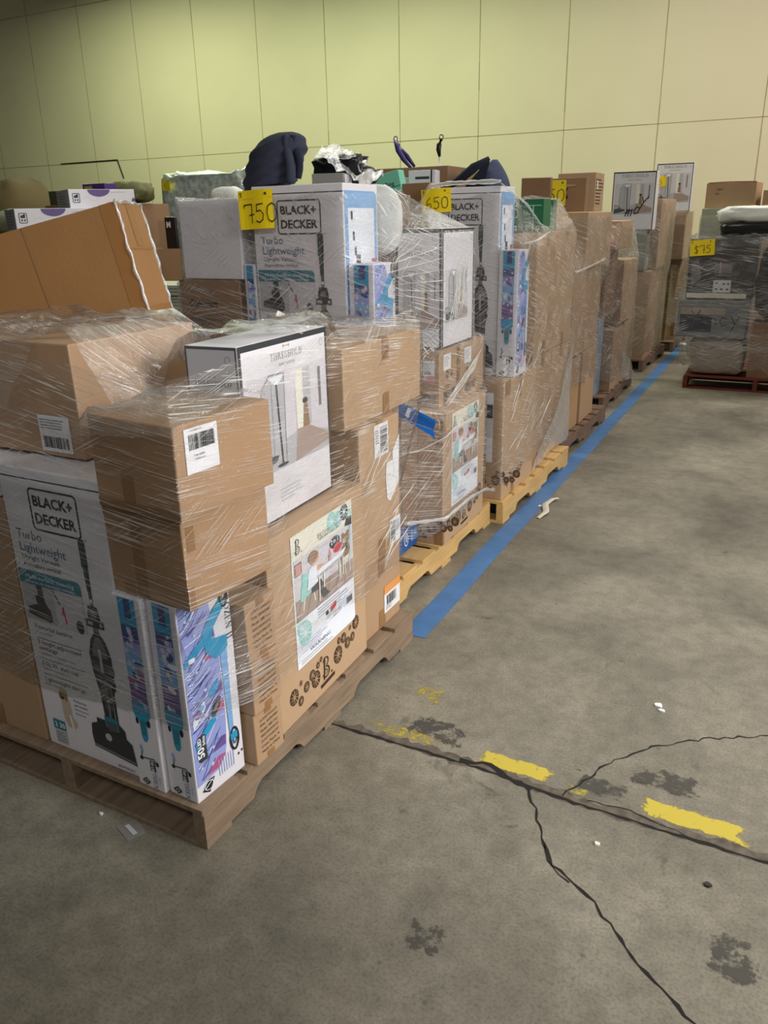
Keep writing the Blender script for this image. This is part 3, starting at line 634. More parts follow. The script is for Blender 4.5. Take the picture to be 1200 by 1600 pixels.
def scooter_side(c, seed=1):
    p = c.pr('R'); d, h = c.d, c.h; rn = random.Random(seed + 40)
    edge = lambda v: d * (.56 + .14 * math.sin(3.0 * (1 - v)) - .42 * max(0, .16 - v) / .16)
    P = [(.004, h * .085)] + [(max(edge(t), .006), h * t) for t in [i / 20 for i in range(2, 20)]] + [(d * .45, h - .003), (.004, h - .003)]
    p.poly(P, LILAC)
    for i in range(9):
        v = .11 + .095 * i; p.poly([(max(edge(v) - .05, .02), h * v), (edge(v) - .002, h * v), (edge(v + .05) - .002, h * (v + .05)), (max(edge(v + .05) - .03, .02), h * (v + .06))], (MAUVE, VIOLET, LILAC)[i % 3], 0.5)
    for i in range(70):
        v = rn.uniform(.10, .97); u1 = max(edge(v) - .004, .01); s0 = rn.uniform(.004, .03); q = rn.uniform(.03, .14); e = rn.uniform(.5, 1)
        um = s0 + (u1 - s0) * .5 * e; ue = s0 + (u1 - s0) * e
        p.line([(s0, h * v), (um, h * min(v + q * .35, .985)), (ue, h * min(v + q, .985))], rn.uniform(.0009, .0034), rn.choice((DEEP, DEEP, SKY, VIOLET, DEEP, SNOW)), 1)
    for i in range(10): flake(p, rn.uniform(.01, d * .5), h * rn.uniform(.15, .95), rn.uniform(.003, .006), SNOW, 2)
    # pictured scooter
    p.poly([(.008, h * .70), (d * .42, h * .76), (d * .44, h * .82), (d * .40, h * .80), (.006, h * .735)], AQUA, 3); p.rect(.02, h * .712, .04, h * .735, SNOW, 4)
    p.poly([(d * .40, h * .82), (d * .62, h * .90), (d * .80, h * .94), (d * .88, h * .90), (d * .62, h * .82), (d * .56, h * .77), (d * .86, h * .75), (d * .86, h * .69), (d * .62, h * .66), (d * .44, h * .72)], AQUA, 4)
    p.ring(d * .86, h * .945, .016, .033, .006, INK, 5); p.ring(d * .86, h * .945, .007, .015, .003, INK, 5)
    p.poly([(d * .70, h * .68), (d * .84, h * .69), (d * .82, h * .17), (d * .74, h * .17)], SKY, 3); p.ring(d * .82, h * .20, .018, .036, .007, INK, 4); p.ring(d * .82, h * .20, .008, .016, .003, INK, 4); p.rect(d * .74, h * .2, d * .88, h * .235, AQUA, 5)
    p.poly([(.012, h * .43), (d * .30, h * .50), (d * .33, h * .46), (.012, h * .385)], SNOW, 3); p.ell(d * .17, h * .45, .014, .012, VIOLET, 4); p.ell(d * .26, h * .47, .008, .008, SKY, 4)
    p.poly([(.012, h * .31), (d * .42, h * .39), (d * .52, h * .42), (d * .50, h * .36), (.012, h * .275)], AQUA, 3); p.ell(d * .52, h * .43, .012, .028, INK, 4, 16, -35); p.ell(d * .52, h * .43, .005, .012, GREYINK, 5, 12, -35)
    p.poly([(d * .4, h * .52), (d * .62, h * .57), (d * .6, h * .52), (d * .46, h * .49)], AQUA, 3)
    p.poly(p.rr(d * .10, h * .205, d * .26, h * .34, .006), CHAR, 5); p.text('50', d * .20, h * .225, .022, SNOW, 6, rot=90, bold=.03); p.text('LED', d * .155, h * .285, .011, SNOW, 6, rot=90, bold=.03); p.text('lights', d * .235, h * .285, .009, SNOW, 6, rot=90, bold=.03)
    p.serif('FROZEN II', d * .87, h * .84, .02, CHAR, 2, rot=-90, gap=.12); p.text('Disney', d * .73, h * .93, .010, SKY, 2, rot=-90)
    p.poly([(d * .10, h * .045), (d * .24, h * .09), (d * .36, h * .085), (d * .24, h * .02)], INK, 2); p.ring(d * .235, h * .06, .016, .014, .002, SNOW, 3); p.line([(d * .14, h * .05), (d * .32, h * .08)], .002, SNOW, 3)
    for i in range(7): p.rect(d * (.46 + .05 * i), h * .06, d * (.475 + .05 * i), h * .15, LILAC, 1)
    for k in (0, 1): p.ell(d * (.88 + .07 * k), h * (.10 + .008 * k), .003, .004, INK, 2)
    p.done('printed_side', c.o)
def bow(p, u, v, k, mt, l=1):
    p.rect(u - k, v - k * .09, u + k, v + k * .09, mt, l)
    for s in (-1, 1): p.ell(u + s * k, v, k * .2, k * .36, mt, l, 10)
def lamp_logo(p, u, v, wd, col=GREYINK, l=1):
    bow(p, u, v + wd * .20, wd * .085, GOLD, l); p.serif('THRESHOLD', u, v, wd * .115, col, l, wide=wd, gap=.16); p.text('QUALITY & DESIGN', u, v - wd * .11, wd * .045, GREYINK, l, al='c', wide=wd * .5)
def lamp_scene(p, u0, v0, u1, v1, l=1):
    """pictured room with an uplighter floor lamp"""
    W, H = u1 - u0, v1 - v0; X = lambda a: u0 + a * W; Y = lambda b_: v0 + b_ * H
    p.rect(u0, v0, u1, v1, LAV, l)
    p.poly([(X(0), Y(0)), (X(1), Y(0)), (X(1), Y(.2)), (X(.62), Y(.34)), (X(0), Y(.2))], LGREY, l + 1)
    p.poly([(X(.52), Y(.0)), (X(1), Y(.08)), (X(1), Y(.16)), (X(.72), Y(.34)), (X(.56), Y(.34))], WARM, l + 2)
    p.poly([(X(.12), Y(.1)), (X(.40), Y(.05)), (X(.42), Y(.98)), (X(.24), Y(.99)), (X(.14), Y(.86))], LGREY, l + 2); p.line([(X(.12), Y(.1)), (X(.14), Y(.86)), (X(.24), Y(.99)), (X(.42), Y(.98)), (X(.40), Y(.05))], W * .007, GREYINK, l + 3)
    p.line([(X(.26), Y(.96)), (X(.25), Y(.1))], W * .005, GREYINK, l + 3)
    p.rect(X(.56), Y(.3), X(.74), Y(.97), CREAM, l + 2); p.rect(X(.66), Y(.34), X(.76), Y(.97), LGREY, l + 3); p.rect(X(.88), Y(.5), X(.91), Y(.93), GREYINK, l + 3)
    p.ell(X(.68), Y(.62), W * .035, H * .035, CHAR, l + 4); p.poly([(X(.64), Y(.34)), (X(.73), Y(.34)), (X(.71), Y(.58)), (X(.66), Y(.58))], TAN, l + 4)
    p.poly([(X(.22), Y(.97)), (X(.42), Y(.97)), (X(.34), Y(.88)), (X(.30), Y(.88))], SNOW, l + 4); p.line([(X(.32), Y(.88)), (X(.35), Y(.04))], W * .018, CHAR, l + 4); p.ell(X(.35), Y(.04), W * .07, H * .018, CHAR, l + 4)
    p.poly([(X(0), Y(.02)), (X(.28), Y(.10)), (X(.30), Y(.16)), (X(.2), Y(.17)), (X(.12), Y(.28)), (X(0), Y(.3))], DGREY, l + 5); p.poly([(X(.0), Y(.16)), (X(.14), Y(.2)), (X(.11), Y(.27)), (X(0), Y(.28))], LGREY, l + 6)
def lamp_face(c, face, logo=True, pic=(.06, .32, .94, .78), edge=.010, logo_v=.88, blank=False, small=True):
    p = c.pr(face); U = c.w if face == 'F' else c.d; V = c.h
    p.rect(.001, .001, U - .001, V - .001, CHAR if not blank else DGREY); p.rect(edge, edge * .6, U - edge, V - edge * 1.4, WHITE if not blank else LGREY, 1)
    if logo: lamp_logo(p, U / 2, V * logo_v, U * (.36 if face == 'R' and not blank else .72 if blank else .62), CHAR if blank else GREYINK, 2)
    p.ring(U - edge - .022, V - edge - .028, .009, .011, .0015, GREYINK, 2, 14)
    if pic: lamp_scene(p, U * pic[0], V * pic[1], U * pic[2], V * pic[3], 2)
    if small: p.dashes(U * .34, V * .16, U * .62, 4, V * .022, V * .008, LGREY, 2, 5)
    p.done('printed_front' if face == 'F' else 'printed_side', c.o)
def slice_(p, u, v, r, mt, l=1, sq=.9):
    p.ell(u, v, r * sq, r, mt, l, 16)
    for k in range(5):
        a = math.pi * k / 5 + .3; p.line([(u - r * sq * .85 * math.cos(a), v - r * .85 * math.sin(a)), (u + r * sq * .85 * math.cos(a), v + r * .85 * math.sin(a))], r * .09, KRAFT if mt is BROWNINK else SNOW, l + 1)
def fancy_b(p, u, v, h, mt, l=1):
    """curly capital B and its dot"""
    p.poly([(u, v), (u + .10 * h, v), (u + .2 * h, v + h), (u + .08 * h, v + h)], mt, l)
    for q in _ring(u + .22 * h, v + .78 * h, (.24 * h, .22 * h), (.17 * h, .16 * h), -80, 170, 14) + _ring(u + .22 * h, v + .3 * h, (.30 * h, .27 * h), (.21 * h, .2 * h), -170, 90, 16) + _ring(u + .2 * h, v + .32 * h, (.13 * h, .12 * h), (.09 * h, .08 * h), -100, 200, 10): p.poly(q, mt, l)
    p.ell(u + .68 * h, v + .08 * h, .06 * h, .06 * h, mt, l, 10)
def table_print(c, u0, v0, u1, v1, pat=True):
    """children's table carton: big colour label and the brown pattern along the bottom"""
    W, H = u1 - u0, v1 - v0; X = lambda a: u0 + a * W; Y = lambda b_: v0 + b_ * H
    p = c.pr('R'); p.rect(u0, v0, u1, v1, SNOW, 1); p.rect(u0, Y(.82), u1, v1, CREAM, 2)
    slice_(p, X(.86), Y(.935), W * .075, CHAR, 3); slice_(p, X(.64), Y(.925), W * .085, MINT, 3); slice_(p, X(.76), Y(.91), W * .07, MINT, 3); slice_(p, X(.945), Y(.89), W * .05, MINT, 3)
    fancy_b(p, X(.06), Y(.85), H * .115, CHAR, 3)
    p.text('Kid Century Modern', X(.40), Y(.875), W * .035, DGREY, 3, wide=W * .4); p.text('Table and Chair Set', X(.40), Y(.847), W * .035, DGREY, 3, wide=W * .36)
    p.poly([(X(.86), Y(.82)), (X(.99), Y(.8)), (X(.99), Y(.87)), (X(.9), Y(.88))], CHAR, 3)
    p.rect(X(.02), Y(.36), X(.99), Y(.82), LAV, 2)
    p.rect(X(.02), Y(.36), X(.99), Y(.52), WARM, 3)
    for i in range(6): p.line([(X(.02 + .16 * i), Y(.36)), (X(.12 + .15 * i), Y(.52))], W * .008, TAN, 4)
    p.rect(X(.03), Y(.70), X(.14), Y(.79), TAN, 3); p.rect(X(.045), Y(.71), X(.125), Y(.78), PINK, 4)
    p.ell(X(.68), Y(.755), W * .09, H * .045, CHAR, 4); p.text('2 in 1', X(.61), Y(.75), W * .04, SNOW, 5, bold=.02); p.ell(X(.72), Y(.70), W * .075, H * .035, RED, 5)
    # child seated on a mint chair, seen from the side
    p.poly([(X(.09), Y(.50)), (X(.15), Y(.48)), (X(.24), Y(.66)), (X(.14), Y(.69))], MINT, 5); p.poly([(X(.13), Y(.50)), (X(.38), Y(.52)), (X(.38), Y(.545)), (X(.13), Y(.53))], MINT, 5); p.line([(X(.16), Y(.5)), (X(.13), Y(.42))], W * .015, CREAM, 4); p.line([(X(.3), Y(.51)), (X(.32), Y(.43))], W * .015, CREAM, 4)
    p.poly([(X(.20), Y(.54)), (X(.36), Y(.55)), (X(.42), Y(.66)), (X(.36), Y(.71)), (X(.24), Y(.69))], SNOW, 6); p.ell(X(.33), Y(.75), W * .075, H * .05, SKIN, 7); p.ell(X(.31), Y(.765), W * .075, H * .042, TAN, 8); p.line([(X(.38), Y(.66)), (X(.50), Y(.625))], W * .05, SKIN, 7)
    p.poly([(X(.26), Y(.54)), (X(.42), Y(.56)), (X(.46), Y(.50)), (X(.52), Y(.42)), (X(.44), Y(.40)), (X(.38), Y(.49)), (X(.26), Y(.50))], DGREY, 6); p.ell(X(.50), Y(.405), W * .06, H * .016, CHAR, 7)
    # white table
    p.poly([(X(.36), Y(.60)), (X(.40), Y(.64)), (X(.86), Y(.66)), (X(.80), Y(.62))], SNOW, 8); p.poly([(X(.36), Y(.60)), (X(.80), Y(.62)), (X(.80), Y(.60)), (X(.36), Y(.58))], LGREY, 8)
    for a, b_ in ((.39, .42), (.47, .5), (.74, .46), (.80, .48)): p.line([(X(a), Y(.59)), (X(a - .01), Y(b_ - .02))], W * .018, CREAM, 9)
    p.rect(X(.56), Y(.645), X(.60), Y(.70), PINK, 9); p.line([(X(.58), Y(.7)), (X(.58), Y(.73))], W * .008, RED, 9)
    # stuffed bear on a white chair
    for a in (.76, .84, .92): p.line([(X(a), Y(.58)), (X(a + .01), Y(.44))], W * .012, CREAM, 5)
    p.rect(X(.74), Y(.56), X(.95), Y(.58), CREAM, 5); p.line([(X(.93), Y(.57)), (X(.95), Y(.80))], W * .02, MINT, 5)
    p.ell(X(.86), Y(.635), W * .075, H * .055, TAN, 6); p.ell(X(.86), Y(.725), W * .065, H * .042, TAN, 7); p.ell(X(.82), Y(.765), W * .022, H * .014, TAN, 7); p.ell(X(.905), Y(.765), W * .022, H * .014, TAN, 7); p.ell(X(.83), Y(.71), W * .03, H * .016, BEIGE, 8); p.poly([(X(.84), Y(.69)), (X(.9), Y(.69)), (X(.88), Y(.63))], CHAR, 8); p.line([(X(.8), Y(.6)), (X(.77), Y(.56))], W * .05, TAN, 7)
    # lower text
    p.dashes(X(.35), Y(.33), X(.9), 4, H * .022, H * .007, GREYINK, 2, 3); p.poly([(X(.56), Y(.235)), (X(.66), Y(.25)), (X(.66), Y(.29)), (X(.56), Y(.275))], RED, 3); p.ell(X(.50), Y(.25), W * .025, H * .016, CHAR, 3); p.dashes(X(.70), Y(.25), X(.96), 4, H * .02, H * .006, SKY, 2, 6)
    p.rect(X(.84), Y(.18), X(.96), Y(.24), LGREY, 2); p.bars(X(.85), Y(.185), X(.95), Y(.235), DGREY, 3, 4)
    slice_(p, X(.14), Y(.24), W * .11, MINT, 2); slice_(p, X(.08), Y(.30), W * .07, MINT, 2)
    p.dashes(X(.06), Y(.16), X(.55), 4, H * .02, H * .006, LILAC, 2, 8); p.text('WARNING', X(.2), Y(.065), H * .03, SLATE, 3, wide=W * .34); p.dashes(X(.06), Y(.04), X(.6), 2, H * .02, H * .006, GREYINK, 2, 9)
    p.done('picture_label', c.o)
    if pat:
        q = c.pr('R'); bottom_pattern(q, c.d * .5, .0, 1.0); q.done('printed_pattern', c.o)
def bottom_pattern(q, um, v0, k):
    fancy_b(q, um - .02 * k, v0 + .045 * k, .075 * k, BROWNINK, 1); q.line([(um - .035 * k, v0 + .03 * k), (um + .045 * k, v0 + .035 * k)], .012 * k, BROWNINK, 1)
    for du, dv, r in ((-.19, .085, .026), (-.155, .052, .016), (-.12, .08, .018), (-.085, .10, .018), (-.065, .075, .028), (-.05, .115, .011), (-.03, .125, .009), (.075, .085, .030), (.085, .13, .012), (.115, .125, .018), (.14, .095, .020), (.175, .10, .016), (.20, .14, .024)): slice_(q, um + du * k, v0 + dv * k + .0, r * k, BROWNINK, 1)
    for du, dv in ((-.15, .11), (.16, .14)): flake(q, um + du * k, v0 + dv * k, .010 * k, BROWNINK, 1)
def small_text_block(c, face, u0, v0, u1, v1, lines, mt=BROWNINK):
    p = c.pr(face); n = len(lines); H = (v1 - v0) / n
    for i, t in enumerate(lines): p.text(t, u0, v1 - (i + .8) * H, H * .5, mt, 1, wide=min((u1 - u0), len(t) * H * .42))
    p.done('printed_text', c.o)
def care_marks(p, u, v, k, mt=BROWNINK):
    """umbrella, glass and arrow style handling symbols"""
    p.rframe(u, v, u + k, v + k, k * .1, k * .1, mt, 1); p.line([(u + k * .2, v + k * 1.0), (u + k * .5, v + k * 1.35), (u + k * .8, v + k * 1.0)], k * .12, mt, 1); p.rect(u + k * .3, v + k * .2, u + k * .7, v + k * .6, mt, 1)
def price_sign(label, loc, rot, W, H, txt, seed=1):
    b = MB(); n = 8
    for i in range(n):
        x0, x1 = W * i / n, W * (i + 1) / n; f = lambda x: .004 * math.sin(x / W * 5 + seed)
        b.poly([(x0, f(x0), 0), (x1, f(x1), 0), (x1, f(x1) - .004, H), (x0, f(x0) - .004, H)], YELLOW)
    o = b.build('price_sign', fix=False); o.location = loc; o.rotation_euler = rot; tag(o, label, 'price sign', 'yellow price signs')
    p = Print(lambda u, v, l=0: Vector((u, .004 * math.sin(u / W * 5 + seed) - .004 * v / H - .0022 - .0004 * l, v)))
    p.hand(txt, W * .16, H * .16, H * .48, INK, 1, wd=H * .028, gap=.78); p.hand('5', W * .06, H * .84, H * .1, INK, 1, wd=H * .02); p.hand('m', W * .8, H * .86, H * .09, INK, 1, wd=H * .02)
    p.line([(W * .02, H * .78), (W * .98, H * .79)], H * .006, GOLD, 1); p.done('handwriting', o)
    return o
# ------------------------------------------------------------------ stretch film
def corners2(box, grow=.0):
    X, Y, Z, wd, d, h, a = box; a = R_(a); q = []
    for lx, ly in ((0, 0), (-wd, 0), (-wd, d), (0, d)): q.append((X + lx * math.cos(a) - ly * math.sin(a), Y + lx * math.sin(a) + ly * math.cos(a)))
    return q
def hull2(P):
    P = sorted(set(P))
    def half(P):
        h = []
        for p in P:
            while len(h) > 1 and (h[-1][0] - h[-2][0]) * (p[1] - h[-2][1]) - (h[-1][1] - h[-2][1]) * (p[0] - h[-2][0]) <= 0: h.pop()
            h.append(p)
        return h
    a, b = half(P), half(P[::-1]); return a[:-1] + b[:-1]
def ray_hull(c, th, Hl):
    dx, dy = math.cos(th), math.sin(th); best = 0
    for (x0, y0), (x1, y1) in zip(Hl, Hl[1:] + Hl[:1]):
        ex, ey = x1 - x0, y1 - y0; den = dx * ey - dy * ex
        if abs(den) < 1e-9: continue
        t = ((x0 - c[0]) * ey - (y0 - c[1]) * ex) / den; s = ((x0 - c[0]) * dy - (y0 - c[1]) * dx) / den
        if t > 0 and -1e-6 <= s <= 1 + 1e-6: best = max(best, t)
    return best
def film(label, boxes, zlo, zhi, k=.45, mt=None, seed=1, n=168, dz=.03, off=.010, wob=.004, hem=None, group='stretch film wound around the loads'):
    pts = [p for b in boxes for p in corners2(b)]
    c = ((min(p[0] for p in pts) + max(p[0] for p in pts)) / 2, (min(p[1] for p in pts) + max(p[1] for p in pts)) / 2)
    Z = []; z = zlo
    while z < zhi + 1e-6: Z.append(z); z += dz
    # angles: even ones plus the corners of every box so that edges stay sharp
    A = sorted({round(2 * math.pi * i / n, 4) for i in range(n)} | {round(math.atan2(p[1] - c[1], p[0] - c[0]) % (2 * math.pi), 4) for p in pts})
    raw = []
    for z in Z:
        P = [p for b in boxes if b[2] - .012 <= z <= b[2] + b[5] + .012 for p in corners2(b)]
        if len(P) < 3: raw.append([0] * len(A)); continue
        Hl = hull2(P); raw.append([ray_hull(c, a, Hl) for a in A])
    mb = MB(); mb.uv = []; mt = mt or FILM; R = []
    for i, z in enumerate(Z):
        ring = []; u = 0.; prev = None
        for j, a in enumerate(A):
            r = max(raw[m_][j] - k * abs(Z[m_] - z) for m_ in range(len(Z))) + off
            nz = noise.noise(Vector((math.cos(a) * 5 + seed, math.sin(a) * 5, z * 7))) * wob + noise.noise(Vector((math.cos(a) * 2 + seed, math.sin(a) * 2, z * 40))) * wob * .3
            r += abs(nz)
            zz = z
            if hem and i == 0: zz += hem * noise.noise(Vector((math.cos(a) * 2.5 + seed, math.sin(a) * 2.5, 0)))
            if hem and i == len(Z) - 1: zz += .5 * hem * noise.noise(Vector((math.cos(a) * 4 + seed, math.sin(a) * 4, 3)))
            p = Vector((c[0] + r * math.cos(a), c[1] + r * math.sin(a), zz))
            if prev is not None: u += math.hypot(p.x - prev.x, p.y - prev.y)
            prev = p; ring.append((p, u))
        ring.append((ring[0][0].copy(), u + (ring[0][0] - prev).length)); R.append(ring)
    m = len(R[0]); k_ = mb.mi(mt)
    for ring in R:
        for p, u in ring: mb.v.append(tuple(p)); mb.uv.append((u, p.z))
    for i in range(len(R) - 1):
        for j in range(m - 1): mb.f.append((i * m + j, i * m + j + 1, (i + 1) * m + j + 1, (i + 1) * m + j)); mb.m.append(k_)
    o = mb.build('stretch_film', smooth=True, fix=False); tag(o, label, 'stretch film', group)
    return o
def sheet(parent, boxes, x0, x1, y0, y1, step=.025, k=1.1, off=.008, amp=.022, mt=None, seed=1, keep=None, name='top_sheet', zmin=0):
    """loose sheet of film lying over the tops of the boxes"""
    nx, ny = int((x1 - x0) / step) + 1, int((y1 - y0) / step) + 1; mb = MB(); mb.uv = []; kk = mb.mi(mt or FILMT); ok = {}
    info = []
    for b in boxes:
        X, Y, Z, wd, d, h, a = b; info.append((X, Y, Z + h, wd, d, math.cos(R_(a)), math.sin(R_(a))))
    for j in range(ny):
        for i in range(nx):
            x, y = x0 + i * step, y0 + j * step; z = zmin
            for X, Y, T, wd, d, ca, sa in info:
                lx = (x - X) * ca + (y - Y) * sa; ly = -(x - X) * sa + (y - Y) * ca
                dx = max(-wd - lx, 0, lx); dy = max(-ly, 0, ly - d); z = max(z, T - k * math.hypot(dx, dy))
            q = Vector((x * 7 + seed, y * 7, 0)); rid = 1 - abs(noise.noise(q)) * 2.2; rid2 = 1 - abs(noise.noise(q * 2.3)) * 2
            z += off + amp * max(0, rid) * .8 + amp * .4 * max(0, rid2)
            mb.v.append((x, y, z)); mb.uv.append((x + y * .2, y + z)); ok[(i, j)] = (keep is None or keep(x, y))
    for j in range(ny - 1):
        for i in range(nx - 1):
            if ok[(i, j)] and ok[(i + 1, j)] and ok[(i, j + 1)] and ok[(i + 1, j + 1)]: mb.f.append((j * nx + i, j * nx + i + 1, (j + 1) * nx + i + 1, (j + 1) * nx + i)); mb.m.append(kk)
    o = mb.build(name, parent, smooth=True, fix=False); return o
def rope(parent, path, r=.008, seed=1, name='twisted_film'):
    P = [Vector(p) for p in path]; Q = []
    for a, b in zip(P, P[1:]):
        for i in range(6): Q.append(a.lerp(b, i / 6))
    Q.append(P[-1]); rn = random.Random(seed)
    mb = MB(); mb.tube(Q, [r * rn.uniform(.6, 1.3) for _ in Q], FILMR, 7); return mb.build(name, parent, smooth=True)

# ------------------------------------------------------------------ first (nearest) load
BA = (-1.745, 1.252, .12, .4, .5, .735, -1.5); BV = (-1.381, 1.243, .12, .357, .5, .829, -1.5); BS1 = (-1.284, 1.223, .12, .094, .18, .555, -2); BS2 = (-1.182, 1.228, .12, .098, .178, .555, -5)
BEL = (-1.128, 1.222, .678, .252, .281, .218, -4.8); BEU = (-1.115, 1.212, .899, .258, .312, .212, -4.6); BD = (-1.525, 1.344, .955, .5, .44, .285, -1); BF = (-1.205, 1.566, .725, .157, .440, .492, 1.6)
BB = (-1.149, 1.543, .12, .2, .556, .601, 1.5); BHl = (-1.185, 2.115, .12, .5, .29, .275, 0); BHu = (-1.182, 2.117, .397, .5, .285, .484, 0); BG = (-1.204, 2.07, .885, .45, .59, .252, 1)
BK = (-1.78, 1.875, .12, .385, .52, .975, 0); BW = (-1.748, 1.256, .858, .38, .3, .085, -1.5)
Carton('cardboard_box', 'tall plain cardboard box at the left edge, beside the front white vacuum box', 'cardboard box', BA, KRAFT, seed=1).tape('R', alongx=True).tape()
c = Carton('gift_box', 'low white box lying on the tall cardboard box at the left edge of the picture', 'box', BW, WHITE, seed=2)
c = Carton('vacuum_cleaner_box', 'white upright vacuum cleaner box lowest at the front, seen full height behind film', 'vacuum cleaner box', BV, WHITE, 'upright vacuum cleaner boxes', jit=.001); vac_front(c); vac_side(c)
c = Carton('scooter_box', 'slim blue and white scooter box between the front vacuum box and the outermost scooter box', 'scooter box', BS1, WHITE, 'kick scooter boxes', jit=.001); scooter_front(c, 1)
c = Carton('scooter_box', 'blue and white scooter box at the front corner of the nearest pallet, wide side showing', 'scooter box', BS2, WHITE, 'kick scooter boxes', jit=.001); scooter_front(c, 2); scooter_side(c, 2)
def dark_patches(c, face, rects, mt=TAPE):
    p = c.pr(face)
    for r in rects: p.rect(*r, mt, 0)
    p.done('tape', c.o)
c = Carton('cardboard_box', 'cardboard box without a label, lower of two jutting out at the front', 'cardboard box', BEL, KRAFTO, 'cardboard boxes on the front pallet', seed=4)
dark_patches(c, 'F', [(.085, .0, .122, .218), (.0, .195, .25, .216), (.04, .0, .075, .035)]); dark_patches(c, 'R', [(.012, .14, .036, .20), (.0, .0, .02, .06)])
c = Carton('cardboard_box', 'cardboard box with a square barcode label, upper of two jutting out at the front', 'cardboard box', BEU, KRAFTO, 'cardboard boxes on the front pallet', seed=5)
dark_patches(c, 'F', [(.085, .0, .122, .085), (.0, .0, .255, .022)])
c.slabel('R', .028, .100, .128, .200, (.12, .52, .9, .86), None, 5); p = c.pr('R'); p.text('UPC? 08605N 2690', .045, .193, .0032, INK, 4); p.text('PO#: 600206', .052, .137, .0042, INK, 4); p.text('CTN/WT: 8.1', .052, .128, .0042, INK, 4); p.done('printed_text', c.o)
c = Carton('cardboard_box', 'large cardboard box with a tilted shipping label on top of the front vacuum box', 'cardboard box', BD, KRAFT, seed=6)
o = c.slabel('F', .352, .012, .462, .105, (.10, .10, .9, .42), (.06, .86, .9, 4), 6)
c = Carton('floor_lamp_box', 'white floor lamp box with a pictured room on its wide side, front pallet', 'floor lamp box', BF, WHITE, 'floor lamp boxes', jit=.001)
lamp_face(c, 'F', True, None, .006, .80, blank=True, small=False); lamp_face(c, 'R', True, (.07, .285, .97, .82), .012, .885)
c = Carton('kids_table_box', 'cardboard box with a big child-at-table picture label on the front pallet', 'furniture box', BB, KRAFT2, "children's table boxes", jit=.001, seed=8); table_print(c, .118, .157, .476, .572)
BSM = []
for i, t in enumerate(('lowest', 'middle', 'topmost')):
    bx = (-1.125 + (-.008, 0, -.004)[i], 1.415, .12 + .161 * i, .2, .12, .16, -2 + i * .7); BSM.append(bx)
    c = Carton('cardboard_box', f'small cardboard box with rows of brown print, {t} of three stacked beside the scooter box', 'cardboard box', bx, KRAFT, 'small printed boxes stacked beside the scooter box', seed=20 + i)
    small_text_block(c, 'R', .022, .025, .10, .14, ('LA CROSSE TECHNOLOGY', 'P/N: 30707581', 'Model: 308-1412', 'WIRELESS THERMOMETER WHITE', 'DO NOT STORE WET', 'Case Pack: 4', 'Made in China'))
    dark_patches(c, 'R', [(.045, .0, .075, .02), (.045, .14, .075, .16)])
c = Carton('cardboard_box', 'cardboard box with an orange and white sticker, at the rear of the front pallet', 'cardboard box', BHl, KRAFT, seed=31).tape('R', alongx=True)
c.slabel('R', .160, .045, .285, .15, (.15, .25, .75, .62), (.1, .18, .6, 2), 7, top=ORANGE)
c = Carton('cardboard_box', 'tall cardboard box with two white labels and a torn white paper, under the overhanging box', 'cardboard box', BHu, KRAFT2, seed=32).tape('R', alongx=True)
c.slabel('R', .10, .365, .20, .475, (.42, .08, .92, .92), (.08, .8, .4, 6), 8, vert=False)
c.slabel('R', .20, .02, .283, .115, (.08, .1, .5, .9), (.56, .8, .95, 6), 9, vert=False)
p = c.pr('R'); p.poly([(.185, .20), (.21, .185), (.275, .24), (.283, .41), (.23, .36), (.232, .33), (.185, .33), (.178, .28)], PAPER, 2); p.line([(.19, .29), (.235, .27), (.27, .25)], .002, LGREY, 3); p.line([(.235, .33), (.24, .28)], .002, LGREY, 3); p.done('torn_paper', c.o)
c = Carton('cardboard_box', 'large plain cardboard box under hazy film, overhanging the back of the front pallet', 'cardboard box', BG, KRAFT2, seed=33); c.tape('R', alongx=True)
Carton('cardboard_box', 'plain cardboard box low behind the labelled box, carrying the leaning carton', 'cardboard box', BK, KRAFT3, seed=34)
P1 = [BW, BA, BV, BS1, BS2, BEL, BEU, BD, BF, BB, BHl, BHu, BG, BK] + BSM
